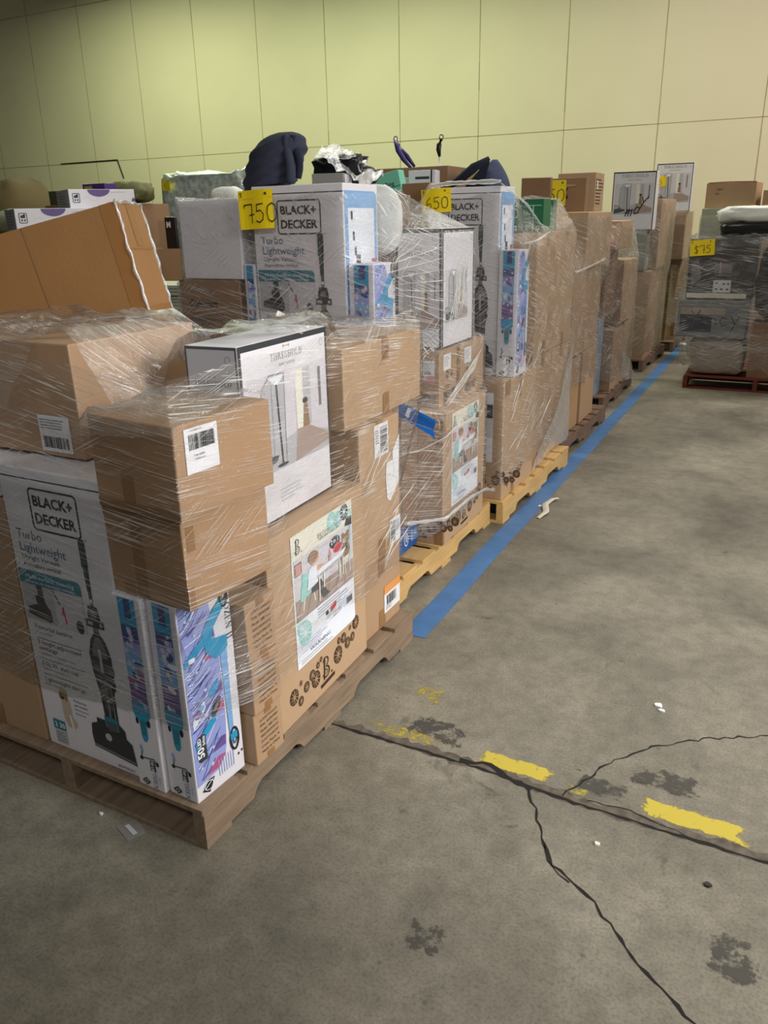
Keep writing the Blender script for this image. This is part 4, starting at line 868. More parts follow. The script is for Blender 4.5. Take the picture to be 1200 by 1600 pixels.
# leaning carton
def lean(label, loc, rot, wd, d, h):
    b = MB(); v = [(0, 0, 0), (-wd, 0, 0), (-wd, d, 0), (0, d, 0), (0, 0, h), (-wd, 0, h), (-wd, d, h), (0, d, h)]
    b.v = v; b.f = [(0, 1, 2, 3), (4, 7, 6, 5), (0, 4, 5, 1), (1, 5, 6, 2), (2, 6, 7, 3), (3, 7, 4, 0)]; b.m = [b.mi(mat('deep_kraft_board', (152, 110, 64), .55, var=.06, vscale=5, bump=.15, bscale=70))] * 6
    o = b.build('cardboard_box', bevel=.005); o.location = loc
    o.rotation_euler = rot; tag(o, label, 'cardboard box')
    p = Print(lambda u, v, l=0: Vector((-wd + u, -.0012 - .0005 * l, v)))
    T2 = mat('shiny_brown_tape', (150, 106, 60), .25)
    p.rect(wd - .05, 0, wd - .002, h, T2); p.rect(.0, .0, wd - .05, .07, T2); p.line([(wd - .31, h - .004), (wd - .305, .01)], .006, TAPE, 1)
    for i in range(26): p.line([(wd - .32 + i * .011, .012 + i * .0008), (wd - .312 + i * .011, .022 + i * .0008)], .003, SNOW, 2)
    p.done('tape', o)
    q = Print(lambda u, v, l=0: Vector((.0012 + .0005 * l, u, v))); q.rect(.0, h - .14, d, h - .135, T2); q.rect(.0, 0, d, .06, T2); q.rect(d * .38, h - .13, d * .62, h, TAPE); q.done('tape', o)
    f = MB(); rn = random.Random(2)
    for (x, y) in ((.002, -.002), (.002, d + .002)): f.tube([(x + rn.uniform(-.003, .003), y + rn.uniform(-.003, .003), h * i / 22) for i in range(23)], [.0045 * rn.uniform(.5, 1.4) for _ in range(23)], FILMR, 6)
    f.tube([(.002, d * i / 8, h + rn.uniform(-.003, .004)) for i in range(9)], .004, FILMR, 6); f.build('edge_film', o, smooth=True)
    return o
lean('large orange-brown taped carton leaning askew behind the front load at the left', (-1.795, 1.925, 1.206), (R_(-2), R_(-12.7), R_(21.8)), .72, .20, .372)

f1 = film('clear stretch film wound around the front pallet load, streaked over cartons and vacuum box', P1, .34, 1.235, k=.32, seed=1, hem=.05)
sheet(f1, [BD, BF, BG, (-1.205, 2.0, .9, .3, .08, .24, 0)], -2.02, -1.06, 1.22, 2.70, k=1.3, seed=4, zmin=1.05, keep=lambda x, y: (x > -1.62 or y < 1.84) and not (x > -1.36 and y < 1.56) and not (x > -1.60 and y < 1.345) and (x < -1.19 + .0 * y) and y < 2.66, amp=.03)
sheet(f1, [BEU], -1.40, -1.095, 1.19, 1.56, k=1.3, seed=9, zmin=1.0, keep=lambda x, y: True, amp=.012, name='top_sheet')
# ------------------------------------------------------------------ second load (sign 750)
B2 = (-1.285, 3.046, .12, .45, .513, .6, 0); BL1 = (-1.351, 3.15, .722, .3, .205, .25, 0); BL2 = (-1.335, 3.36, .722, .3, .3, .25, 0); BT2 = (-1.347, 3.17, .975, .2145, .362, .489, 0)
BV2 = (-1.54, 2.70, .73, .405, .27, .90, 0); BFR = (-1.43, 2.715, .805, .106, .182, .542, 0); BFL = (-1.952, 2.70, .95, .055, .18, .395, 0); BWH = (-2.012, 2.70, 1.287, .3, .3, .303, 0); BCU = (-2.035, 2.70, .95, .31, .3, .335, 0)
BBT = (-1.405, 2.72, .235, .126, .32, .565, 0); BBL = (-1.405, 2.72, .12, .126, .32, .11, 0)
c = Carton('kids_table_box', 'cardboard box with a child-at-table picture label on the second pallet, bottom edge unwrapped', 'furniture box', B2, KRAFT2, "children's table boxes", jit=.001, seed=40); table_print(c, .095, .155, .425, .585)
p = c.pr('F'); bottom_pattern(p, .33, .0, .9); p.done('printed_pattern', c.o); dark_patches(c, 'F', [(.41, .0, .45, .13), (.40, .46, .45, .60)]); dark_patches(c, 'R', [(.0, .0, .018, .13), (.0, .5, .03, .6)])
for bx, lb, sd in ((BL1, 'brown carton with white stickers and handling symbols, left of the pair under a lamp box', 41), (BL2, 'brown carton with one white sticker, right of the pair under the second lamp box', 42)):
    c = Carton('cardboard_box', lb, 'cardboard box', bx, KRAFT, 'brown stickered cartons on the second pallet', seed=sd)
    p = c.pr('R'); u = .045; p.rect(u, .155, u + .085, .225, PAPER, 1); p.dashes(u + .01, .21, u + .075, 5, .009, .003, GREYINK, 2, sd); o = p.done('shipping_label', c.o)
    p = c.pr('R'); care_marks(p, .075, .115, .028); care_marks(p, .13, .118, .022); p.rect(.05, .082, .14, .086, BROWNINK, 1); p.rect(.05, .072, .12, .076, BROWNINK, 1); p.rframe(.05, .018, .13, .06, .003, .003, BROWNINK, 1); p.bars(.056, .023, .124, .055, BROWNINK, 1, sd); p.rframe(.145, .03, .19, .062, .003, .003, BROWNINK, 1); p.bars(.15, .034, .186, .058, BROWNINK, 1, sd + 1); p.done('printed_marks', c.o)
    if bx is BL1:
        p = c.pr('F'); p.rect(.215, .11, .28, .205, PAPER, 1); p.rect(.215, .11, .28, .14, PINK, 2); p.text('LIPA', .232, .145, .012, INK, 3, bold=.03); p.rect(.22, .118, .232, .13, MAUVE, 3); p.dashes(.22, .19, .275, 4, .01, .003, GREYINK, 3, 2); p.done('shipping_label', c.o)
        p = c.pr('F'); p.rframe(.215, .018, .283, .055, .003, .003, INK, 1); p.bars(.221, .022, .277, .051, INK, 1, 5); p.done('barcode', c.o)
c = Carton('floor_lamp_box', 'grey-edged lamp box leaning into film on the second pallet, narrow face towards us', 'floor lamp box', BT2, WHITE, 'floor lamp boxes', jit=.001); lamp_face(c, 'F', True, (.06, .16, .95, .66), .012, .78, small=False); lamp_face(c, 'R', False, (.10, .22, .8, .66), .012, .8, small=False)
c = Carton('vacuum_cleaner_box', 'white vacuum cleaner box beside the yellow sign 750, blue panel on its side', 'vacuum cleaner box', BV2, WHITE, 'upright vacuum cleaner boxes', jit=.001); vac_front(c); vac_side(c)
c = Carton('scooter_box', 'scooter box below the blue side panel of the vacuum box marked 750', 'scooter box', BFR, WHITE, 'kick scooter boxes', jit=.001); scooter_front(c, 3); scooter_side(c, 3)
c = Carton('scooter_box', 'sliver of dark blue scooter box between brown carton and vacuum box marked 750', 'scooter box', BFL, WHITE, 'kick scooter boxes', jit=.001); scooter_front(c, 4)
c = Carton('gift_box', 'plain white box left of the yellow sign 750', 'box', BWH, WHITE, jit=.003)
c = Carton('toaster_box', 'brown appliance carton printed in black under the plain white box', 'cardboard box', BCU, KRAFT3, seed=45)
p = c.pr('F'); p.text('Cuisinart', .045, .225, .028, INK, 1, bold=.02); p.text('ELECTRIC WINE OPENER', .045, .19, .011, INK, 1); p.text('AND PRESERVER EXPRESS', .045, .168, .011, INK, 1); p.text('SIX BOTTLES', .075, .146, .011, INK, 1); p.done('printed_text', c.o)
Carton('gift_box', 'slim grey box in the gap left of the vacuum box marked 750', 'box', (-1.95, 2.76, 1.347, .058, .2, .24, 0), GREYB)
c = Carton('cardboard_box', 'narrow tall brown carton standing on a blue box on the second pallet', 'cardboard box', BBT, KRAFT3, seed=46)
c = Carton('gift_box', 'low dark blue printed box under the narrow carton on the second pallet', 'box', BBL, BLUEP); p = c.pr('R'); p.ell(.20, .055, .022, .03, SNOW, 1); p.ell(.20, .055, .016, .024, BLUEP, 2); p.rect(.195, .045, .205, .07, SNOW, 3); p.rect(.25, .03, .27, .085, SKY, 1); p.rect(.28, .05, .31, .08, SKY, 1); p.done('printed_side', c.o)
Carton('cardboard_box', 'plain carton low under the vacuum box marked 750', 'cardboard box', (-1.545, 2.72, .12, .40, .27, .606, 0), KRAFT)
Carton('cardboard_box', 'plain carton low under the brown appliance carton', 'cardboard box', (-1.96, 2.72, .12, .36, .26, .826, 0), KRAFT)
Carton('cardboard_box', 'plain carton behind the vacuum box marked 750, carrying the navy hood', 'cardboard box', (-1.75, 2.99, .12, .4, .32, 1.50, 0), KRAFT)
P2 = [B2, BL1, BL2, BT2, BV2, BFR, BWH, BCU, BBT, BBL]
P2H = [(-1.545, 2.72, .12, .40, .27, .606, 0), (-1.96, 2.72, .12, .36, .26, .826, 0), (-1.75, 2.99, .12, .4, .32, 1.49, 0), (-1.45, 2.975, 1.36, .22, .09, .28, 0)]
f2 = film('stretch film around the load marked 750, drawn in fans between its lamp and scooter boxes', P2 + P2H, .22, 1.61, k=2.2, seed=2, mt=FILMD, hem=.05)
rope(f2, [(-1.36, 2.80, .30), (-1.262, 3.02, .262), (-1.252, 3.3, .275), (-1.25, 3.5, .255), (-1.26, 3.66, .20)], .010, 8)
rope(f2, [(-1.385, 2.70, .62), (-1.325, 2.88, .60), (-1.265, 3.03, .63), (-1.262, 3.2, .66)], .004, 9)
price_sign('yellow card price sign with 750 written in black on the white vacuum box', (-1.985, 2.668, 1.475), (R_(-3), R_(-2), R_(2)), .158, .140, '750', 1)

# ------------------------------------------------------------------ third load (sign 650)
BB3 = (-1.248, 3.735, .12, .40, .50, .62, -1); BV3 = (-1.342, 3.86, .742, .37, .22, .90, 0); BZ3 = (-1.237, 3.85, .742, .1, .182, .61, 0)
c = Carton('kids_table_box', 'cardboard box printed with brown dots at the near corner of the third pallet', 'furniture box', BB3, KRAFT2, "children's table boxes", jit=.001, seed=50)
p = c.pr('R'); bottom_pattern(p, .18, .03, .62); p.done('printed_pattern', c.o); p = c.pr('F'); bottom_pattern(p, .30, .03, .9); p.rect(.285, .20, .345, .56, SNOW, 1); p.rect(.287, .33, .343, .47, LAV, 2); p.rect(.287, .43, .343, .50, CHAR, 2); p.rect(.29, .2, .31, .24, DGREY, 2); p.done('picture_label', c.o); dark_patches(c, 'R', [(.01, .54, .09, .62), (.15, .0, .19, .10), (.22, .5, .26, .62)])
c = Carton('vacuum_cleaner_box', 'white vacuum cleaner box behind the yellow sign 650', 'vacuum cleaner box', BV3, WHITE, 'upright vacuum cleaner boxes', jit=.001); vac_front(c); vac_side(c)
c = Carton('scooter_box', 'scooter box standing on the third pallet right of the vacuum box marked 650', 'scooter box', BZ3, WHITE, 'kick scooter boxes', jit=.001); scooter_front(c, 5); scooter_side(c, 5)
BT3 = []
for i, (y, z, t) in enumerate(((4.27, .12, 'near lower'), (4.665, .12, 'far lower'), (4.27, .772, 'near upper'), (4.665, .772, 'far upper'))):
    bx = (-1.272, y, z, .42, .388, .648, 0); BT3.append(bx); c = Carton('cardboard_box', f'tall brown carton under dense film on the third pallet, {t} of four', 'cardboard box', bx, KRAFT2 if i % 2 else KRAFT, 'tall cartons under dense film on the third pallet', seed=60 + i); c.tape('R', alongx=True)
f3 = film('dense stretch film around the tall cartons of the third pallet, right of sign 650', [BB3, BZ3, BV3] + BT3, .22, 1.62, k=1.2, seed=3, mt=FILMD, hem=.05)
b = MB(); b.uv = []
for i in range(13):
    t = i / 12
    for j, s in enumerate((0, .5, 1)):
        y = 4.25 + .82 * t; z = .14 + .62 * (t ** 1.3) * s; b.v.append((-1.250 + .012 * math.sin(9 * t + s * 3) + .01 * s, y, z)); b.uv.append((y, z))
for i in range(12):
    for j in range(2): b.f.append((i * 3 + j, i * 3 + j + 1, i * 3 + j + 4, i * 3 + j + 3)); b.m.append(b.mi(film_mat('stretch_film_band', 35, .5, 40, .4, .2, .28)))
b.build('film_band', f3, smooth=True, fix=False)
rope(f3, [(-1.33, 3.835, 1.65), (-1.25, 3.98, 1.56), (-1.215, 4.10, 1.47), (-1.20, 4.25, 1.43), (-1.215, 4.06, 1.39), (-1.225, 3.87, 1.38)], .005, 4)
rope(f3, [(-1.75, 3.83, 1.56), (-1.70, 3.835, 1.65), (-1.6, 3.86, 1.662), (-1.48, 3.86, 1.662), (-1.345, 3.87, 1.662)], .010, 6)
price_sign('yellow card price sign with 650 written in black, on the third load', (-1.738, 3.830, 1.525), (R_(-3), R_(-3), R_(3)), .155, .110, '650', 2)
c = Carton('cardboard_box', 'dark open carton peeking up left of the yellow sign 650', 'cardboard box', (-1.722, 3.885, .12, .15, .135, 1.55, 0), KRAFT3)
def bottle_cartons():
    for i, (x, y, a) in enumerate(((-1.30, 4.44, -4), (-1.42, 4.42, 6), (-1.33, 4.72, 2))):
        c = Carton('drink_carton', ('dark green carton nearest the film edge above the third load', 'dark green carton on the left of its group above the third load', 'dark green carton behind the other two above the third load')[i], 'carton', (x, y, 1.422, .11 if i != 2 else .13, .12, .17, a), GREENB, 'green cartons on top of the third load')
        p = c.pr('F'); p.rect(.004, .135, .1, .139, MINT, 1); p.rect(.05, .0, .056, .135, MINT, 1); p.text('G', .068, .012, .022, SNOW, 2, bold=.03); p.dashes(.008, .09, .045, 4, .02, .004, MINT, 1, i); p.done('printed_front', c.o)
bottle_cartons()

def folds(parent, pairs, r=.0022, seed=1):
    """long gathered folds of the film, each stretched straight between two points"""
    rn = random.Random(seed)
    for a, b in pairs:
        A, B = Vector(a), Vector(b); mb = MB(); n = 9
        mb.tube([A.lerp(B, i / n) + Vector((rn.uniform(-1, 1), rn.uniform(-1, 1), rn.uniform(-1, 1))) * .0012 for i in range(n + 1)], [r * rn.uniform(.3, 1.2) * (.35 if i in (0, n) else 1) for i in range(n + 1)], FOLD, 5); mb.build('film_fold', parent, smooth=True)
FOLD = mat('folded_film', (226, 227, 220), .25)
rn = random.Random(9)
folds(f2, [((-1.412 + .01 * k, 2.74 + .02 * k, 1.335 - .022 * k), (-1.334, 3.15 + .012 * k, 1.395 - .045 * k)) for k in range(8)], .0016, 2)
folds(f2, [((-1.328, 3.19 + .03 * k, 1.05 + .012 * k), (-1.330, 3.34 + .03 * k, 1.30 + .015 * k)) for k in range(6)], .0016, 3)
folds(f2, [((-1.335, 3.17 + .006 * k, .70 + .012 * k), (-1.31, 3.50 + .02 * k, .86 + .02 * k)) for k in range(4)], .0022, 4)
folds(f3, [((-1.245, 3.80 + rn.uniform(0, .55), .32 + rn.uniform(0, .4)), None) for k in range(16)] and [((-1.238, y, z), (-1.235, y + rn.uniform(.1, .28), z + rn.uniform(.06, .15))) for y, z in [(3.80 + rn.uniform(0, .6), .34 + rn.uniform(0, .42)) for k in range(18)]], .0017, 5)
folds(f1, [((-1.168, y, z), (-1.162, y + rn.uniform(.06, .2), z + rn.uniform(.05, .15))) for y, z in [(2.10 + rn.uniform(0, .22), .28 + rn.uniform(0, .42)) for k in range(10)]], .0015, 6)
# ------------------------------------------------------------------ fourth load
def box_(label, bx, mt=None, group=None, name='cardboard_box', cat='cardboard box', seed=1, tape=None, **k):
    c = Carton(name, label, cat, bx, mt, group, seed=seed, **k)
    if tape: c.tape('R', alongx=(tape == 'x'))
    return c
P4 = [(-1.30, 5.16, .12, .10, .33, .49, 0), (-1.405, 5.14, .12, .12, .33, .46, 0), (-1.29, 5.52, .12, .5, .41, .5, 0), (-1.30, 5.16, .622, .5, .77, .545, 0), (-1.30, 5.45, 1.17, .20, .72, .355, 0)]
box_('orange-brown slim carton at the near corner of the fourth pallet', P4[0], KRAFTO, 'cartons on the fourth pallet', seed=70)
box_('orange-brown slim carton left of the other slim one on the fourth pallet', P4[1], KRAFTO, 'cartons on the fourth pallet', seed=71)
box_('wide brown carton low down at the back of the fourth pallet', P4[2], KRAFT, 'cartons on the fourth pallet', seed=72)
box_('wide brown carton making a ledge half way up the fourth load', P4[3], KRAFT, 'cartons on the fourth pallet', seed=73, tape='x')
c = box_('brown carton with a pale top under film, uppermost of the fourth load', P4[4], KRAFT2, 'cartons on the fourth pallet', seed=74)
c = box_('long brown carton printed with a black bird mark above the fourth load', (-1.40, 5.75, 1.528, .29, .10, .215, 0), KRAFT3, seed=75)
p = c.pr('F'); p.text('AIREEN', .05, .085, .026, INK, 1, bold=.03); p.poly([(.135, .125), (.17, .15), (.16, .135), (.15, .125)], INK, 1); p.line([(.12, .115), (.15, .128), (.17, .15)], .006, INK, 1); p.rect(.08, .16, .22, .175, KRAFT, 1); p.text('FRAGILE', .09, .162, .009, INK, 2); p.done('printed_front', c.o)
price_sign('yellow price sign ending in 50 behind the green cartons', (-1.545, 5.3, 1.565), (R_(-2), 0, 0), .13, .15, '50', 3)
c = box_('open brown carton flap left of the sign ending in 50', (-1.49, 5.22, 1.17, .19, .04, .56, 0), KRAFT3, seed=76)
c = box_('pale carton with columns of brown print on its side, behind the bird-marked carton', (-1.375, 5.92, 1.53, .26, .30, .25, 2), KRAFT2, seed=77)
p = c.pr('R'); p.dashes(.02, .20, .28, 8, .022, .008, BROWNINK, 1, 4); p.rect(.05, .14, .09, .2, PAPER, 2); p.done('printed_text', c.o)
f4 = film('stretch film bunched into a ledge around the fourth load', P4, .42, 1.52, k=.5, seed=4, mt=FILMD, hem=.06)
rope(f4, [(-1.28, 5.14, 1.17), (-1.27, 5.4, 1.185), (-1.27, 5.65, 1.20), (-1.27, 5.9, 1.215)], .010, 7)
# ------------------------------------------------------------------ fifth load
P5 = [(-1.405, 6.47, .12, .14, .20, .62, 0), (-1.33, 6.70, .12, .5, .42, .5, 0), (-1.33, 7.14, .12, .5, .44, .52, 0), (-1.38, 6.50, .742, .45, .40, .50, 0), (-1.33, 6.92, .65, .5, .60, .50, 0), (-1.33, 6.66, 1.245, .40, .50, .215, 0)]
c = Carton('scooter_box', 'tall pale blue printed box at the near edge of the fifth load', 'scooter box', P5[0], mat('greyish_blue_board', (140, 158, 178), .45)); p = c.pr('F'); p.rect(.02, .05, .12, .60, SNOW, 1); p.ell(.07, .45, .03, .06, CHAR, 2); p.ell(.07, .30, .035, .05, SKY, 2); p.ell(.07, .16, .03, .05, DEEP, 2); p.done('printed_front', c.o)
for i, (t, mt) in enumerate((('low brown carton at the near right of the fifth pallet', KRAFT), ('low brown carton at the far right of the fifth pallet', KRAFT2), ('dark brown carton in the middle of the fifth load, over the pale blue box', KRAFT3), ('brown carton midway up the far part of the fifth load', KRAFT2), ('pale brown carton at the top of the fifth load', KRAFT2))): box_(t, P5[i + 1], mt, 'cartons on the fifth pallet', seed=80 + i)
b = MB(); b.rings([[Vector((-1.50 + .16 * r * math.cos(t), 6.575 + .07 * r * math.sin(t), 1.245 + z + (.012 * math.sin(3 * t) if r else 0))) for t in [2 * math.pi * j / 14 for j in range(14)]] for r, z in ((.7, .0), (1, .02), (1, .07), (.85, .11), (.4, .135))], mat('faded_pink_cloth', (186, 130, 120), .85))
tag(b.build('cushion', smooth=True), 'faded pink padded thing tucked under film at the top of the fifth load', 'cushion')
f5 = film('stretch film around the fifth load with a loose tail at the floor', P5 + [(-1.33, 6.49, 1.245, .34, .16, .14, 0)], .23, 1.45, k=.4, seed=5, mt=FILMD, hem=.08)
b = MB(); b.uv = []
for i in range(11):
    t = i / 10
    for s in (0, .5, 1):
        b.v.append((-1.31 + .12 * t * (1 - .3 * s) + .02 * math.sin(8 * t + 4 * s), 6.95 + .45 * t, .12 + (.34 - .30 * t) * s * (1 - t * .5) + .05 * (1 - t))); b.uv.append((t * .5, s * .3))
for i in range(10):
    for j in range(2): b.f.append((i * 3 + j, i * 3 + j + 1, i * 3 + j + 4, i * 3 + j + 3)); b.m.append(b.mi(FILMT))
b.build('loose_tail', f5, smooth=True, fix=False)
# ------------------------------------------------------------------ sixth load
P6 = [(-1.36, 8.38, .12, .34, .36, .86, -1), (-1.36, 8.75, .12, .34, .36, .86, -1), (-1.36, 9.12, .12, .34, .36, .86, -1), (-1.345, 8.62, .985, .3, .84, .66, -1)]
for i, t in enumerate(('nearest', 'middle', 'farthest')): box_(f'tall brown carton standing on the sixth pallet, {t} of three in line', P6[i], KRAFT, 'tall cartons standing on the sixth pallet', seed=90 + i)
box_('large pale brown carton under film at the top of the sixth load', P6[3], KRAFT2, seed=93)
c = Carton('gift_box', 'grey-green box lettered in black below the white lamp box of the sixth load', 'box', (-1.42, 8.37, .985, .26, .22, .375, 0), mat('sage_grey_board', (150, 156, 146), .5))
p = c.pr('F'); p.text('on', .10, .265, .036, CHAR, 1, bold=.02); p.text('reach', .085, .205, .036, CHAR, 1, bold=.02); p.text('GREY', .16, .06, .012, GREYINK, 1); p.done('printed_text', c.o)
c = Carton('floor_lamp_box', 'white lamp box with black marker scribble at the top of the sixth load', 'floor lamp box', (-1.375, 8.37, 1.362, .40, .17, .525, 0), WHITE, 'floor lamp boxes', jit=.001); lamp_face(c, 'F', True, (.06, .28, .95, .80), .010, .90)
p = c.pr('F'); p.hand('m', .13, .13, .10, INK, 12, .008, slant=.4); p.hand('c', .20, .15, .10, INK, 12, .008, slant=.4); p.hand('Y', .255, .20, .10, INK, 12, .008, slant=.3); p.done('handwriting', c.o)
Carton('gift_box', 'pale blue narrow box beside the tall cartons of the sixth pallet', 'box', (-1.712, 8.40, .12, .08, .3, .80, 0), mat('greyish_blue_board', (140, 158, 178), .45))
film('stretch film around the sixth load under the marker-scribbled lamp box', P6 + [(-1.42, 8.37, .985, .26, .22, .37, 0)], .16, 1.64, k=.4, seed=6, mt=FILMD, hem=.05)
# ------------------------------------------------------------------ last load by the wall
P7 = [(-1.36, 9.80, .12, .3, .45, .84, 0), (-1.25, 10.30, .12, .42, .40, .9, 0), (-1.26, 9.79, 1.025, .34, .62, .50, 0)]
box_('dark olive-brown upright carton at the near corner of the last load', P7[0], mat('olive_board', (120, 102, 60), .6), seed=95); box_('brown carton low at the back of the last load', P7[1], KRAFT, seed=96)
box_('brown carton under the farthest white lamp box', P7[2], KRAFT, seed=97)
c = Carton('floor_lamp_box', 'white lamp box with a yellow sign, farthest one near the cream wall', 'floor lamp box', (-1.235, 9.80, 1.528, .38, .17, .49, 0), WHITE, 'floor lamp boxes', jit=.001); lamp_face(c, 'F', True, (.05, .20, .95, .80), .009, .90)
film('stretch film hanging loosely around the last load by the wall', P7, .3, 1.53, k=.4, seed=7, hem=.1)
price_sign('small yellow price sign on the farthest white lamp box', (-1.585, 9.76, 1.79), (R_(-2), 0, 0), .085, .10, '5', 4)
# ------------------------------------------------------------------ load at the right
X0 = -.87
TOTE = mat('smoky_tote_plastic', (120, 124, 128), .3); TOTEB = mat('blue_black_bedding', (30, 42, 66), .8, var=.2, vscale=12)
CLOTH = mat('beige_bedding', (172, 160, 146), .85, var=.12, vscale=9, bump=.5, bscale=14); BLACKF = mat('black_bag_film', (16, 16, 18), .28, bump=.9, bscale=14); PICT = mat('dark_picture_board', (32, 31, 29), .3, var=.5, vscale=14)
def lump(name, label, cat, c, s, mt, amp=.1, seed=1, n=28, pw=.55, group=None, parent=None, freq=3.):
    """rounded soft box with creases"""
    mb = MB(); R = []
    sg = lambda v, p: math.copysign(abs(v) ** p, v)
    for i in range(1, n // 2):
        ph = -math.pi / 2 + math.pi * i / (n // 2); ring = []
        for j in range(n):
            th = 2 * math.pi * j / n; p = Vector((sg(math.cos(ph), pw) * sg(math.cos(th), pw), sg(math.cos(ph), pw) * sg(math.sin(th), pw), sg(math.sin(ph), pw)))
            q = p * freq + Vector((seed * 3.7, 0, 0)); f = 1 + amp * (noise.noise(q) + .6 * (1 - 2 * abs(noise.noise(q * 1.9))) - .3)
            ring.append((c[0] + p.x * s[0] * f, c[1] + p.y * s[1] * f, max(c[2] + p.z * s[2] * f, c[2] - s[2])))
        R.append(ring)
    mb.rings(R, mt); o = mb.build(name, parent, smooth=True)
    if label: tag(o, label, cat, group)
    return o
t = lump('bedding_bag', 'clear bag of folded beige bedding lowest on the red pallet', 'bedding bag', (-.62, 7.93, .285), (.235, .2, .163), CLOTH, .10, 3, pw=.35)
for z in (.20, .29, .37):
    b = MB(); b.tube([(-.84 + .03 * i, 7.725 + .006 * math.sin(i * 2 + z * 30), z + .02 * math.sin(i * .9 + z * 20)) for i in range(15)], .006, CLOTH, 6); b.build('fold', t, smooth=True)
c = Carton('storage_tote', 'smoky plastic tote with marker writing, in the middle of the black load at the right', 'storage tote', (-.40, 7.72, .455, .585, .40, .325, 0), TOTE, bevel=.02)
p = c.pr('F'); p.rect(.03, .05, .30, .20, TOTEB, 1); p.rect(.03, .2, .4, .26, CLOTH, 1); p.hand('Y', .12, .11, .13, INK, 3, .008); p.hand('a', .20, .11, .12, INK, 3, .008); p.hand('n', .27, .11, .12, INK, 3, .008); p.hand('c', .36, .11, .12, INK, 3, .008); p.hand('y', .45, .12, .12, INK, 3, .008); p.done('handwriting', c.o); p = c.pr('F'); p.rframe(.0, .275, .585, .325, .01, .012, GREYB, 1); p.done('lid_rim', c.o)
c = Carton('appliance_box', 'black appliance box with a small white picture panel, at the right edge', 'box', (-.385, 7.735, .79, .55, .4, .50, 0), PICT, bevel=.01)
p = c.pr('F'); p.rect(.01, .01, .5, .05, CREAM, 1); p.rect(.22, .055, .37, .165, PAPER, 2); p.rframe(.22, .055, .37, .165, .002, .004, GREYINK, 3)
for i, (u, v) in enumerate(((.25, .135), (.31, .13), (.345, .13), (.25, .085), (.295, .085), (.34, .085))): p.ell(u, v, .012, .008, CHAR, 3)
p.rect(.08, .06, .2, .13, DGREY, 2); p.rect(.22, .22, .36, .30, GREYINK, 2); p.rect(.26, .22, .275, .31, PINK, 3); p.rect(.12, .40, .26, .44, GREYINK, 2); p.poly([(.04, .1), (.12, .18), (.08, .34), (.03, .3)], GREYINK, 2); p.line([(.06, .28), (.16, .24), (.22, .26)], .012, LGREY, 3); p.done('printed_front', c.o)
lump('garbage_bag', 'shiny black roll of bedding lying across the top of the load at the right', 'bag', (-.32, 7.92, 1.365), (.41, .17, .072), BLACKF, .06, 5, pw=.5)
lump('garbage_bag', 'black plastic bag bulging on the right side of the black wrapped load', 'bag', (-.10, 7.92, .94), (.265, .2, .33), BLACKF, .14, 6, pw=.5)
box_('brown carton low on the red pallet at the right edge', (.12, 7.74, .12, .47, .4, .48, 0), KRAFT3, seed=99)
lump('film_bundle', 'white crumpled film piled on top of the black load at the right', 'film bundle', (-.28, 7.98, 1.478), (.48, .2, .075), mat('crumpled_white_film', (232, 234, 228), .25, bump=.9, bscale=18), .16, 7, pw=.5)
PR = [(-.385, 7.735, .79, .55, .4, .50, 0), (-.40, 7.72, .455, .585, .40, .325, 0), (-.37, 7.71, .12, .50, .44, .33, 0), (.12, 7.74, .12, .47, .4, .48, 0), (.175, 7.70, .61, .55, .44, .66, 0)]
film('glossy stretch film around the black load on the red pallet', PR, .19, 1.34, k=.4, seed=8, mt=film_mat('stretch_film_glossy', 8, .95, -20, .8, .7, .03), hem=.06)
price_sign('yellow price sign reading 75 on the black load at the right', (-.925, 7.70, 1.15), (R_(-3), R_(-4), 0), .20, .13, '$75', 5)
# behind it
PB = [(-.56, 9.05, 0, .46, .5, 1.545, 0), (-.08, 9.06, 0, .46, .5, 1.50, 0)]
c = box_('open brown carton with pencilled writing above the film-wrapped load at the far right', (-.545, 9.10, 1.548, .47, .35, .235, -6), KRAFT, seed=101); p = c.pr('F'); p.text('SEAN', .10, .165, .018, BROWNINK, 1); p.text('062', .09, .125, .018, BROWNINK, 1); p.line([(.02, .235), (.22, .24), (.46, .236)], .01, TAPE, 1); p.done('handwriting', c.o)
box_('brown carton at the right picture edge behind the white film', (-.06, 9.12, 1.503, .42, .3, .2, 0), KRAFT, seed=102)
c = box_('pale carton under film, left of two behind the black load', PB[0], mat('sage_board', (164, 170, 142), .5), seed=103); c = box_('brown carton under film with a round mark, right of two behind the black load', PB[1], KRAFT, seed=104)
p = c.pr('F'); p.ring(.13, 1.42, .035, .035, .007, BROWNINK, 1); p.done('printed_marks', c.o)
film('hazy stretch film around the load behind the black one at the right', PB, .1, 1.48, k=.4, seed=9, mt=FILMD)
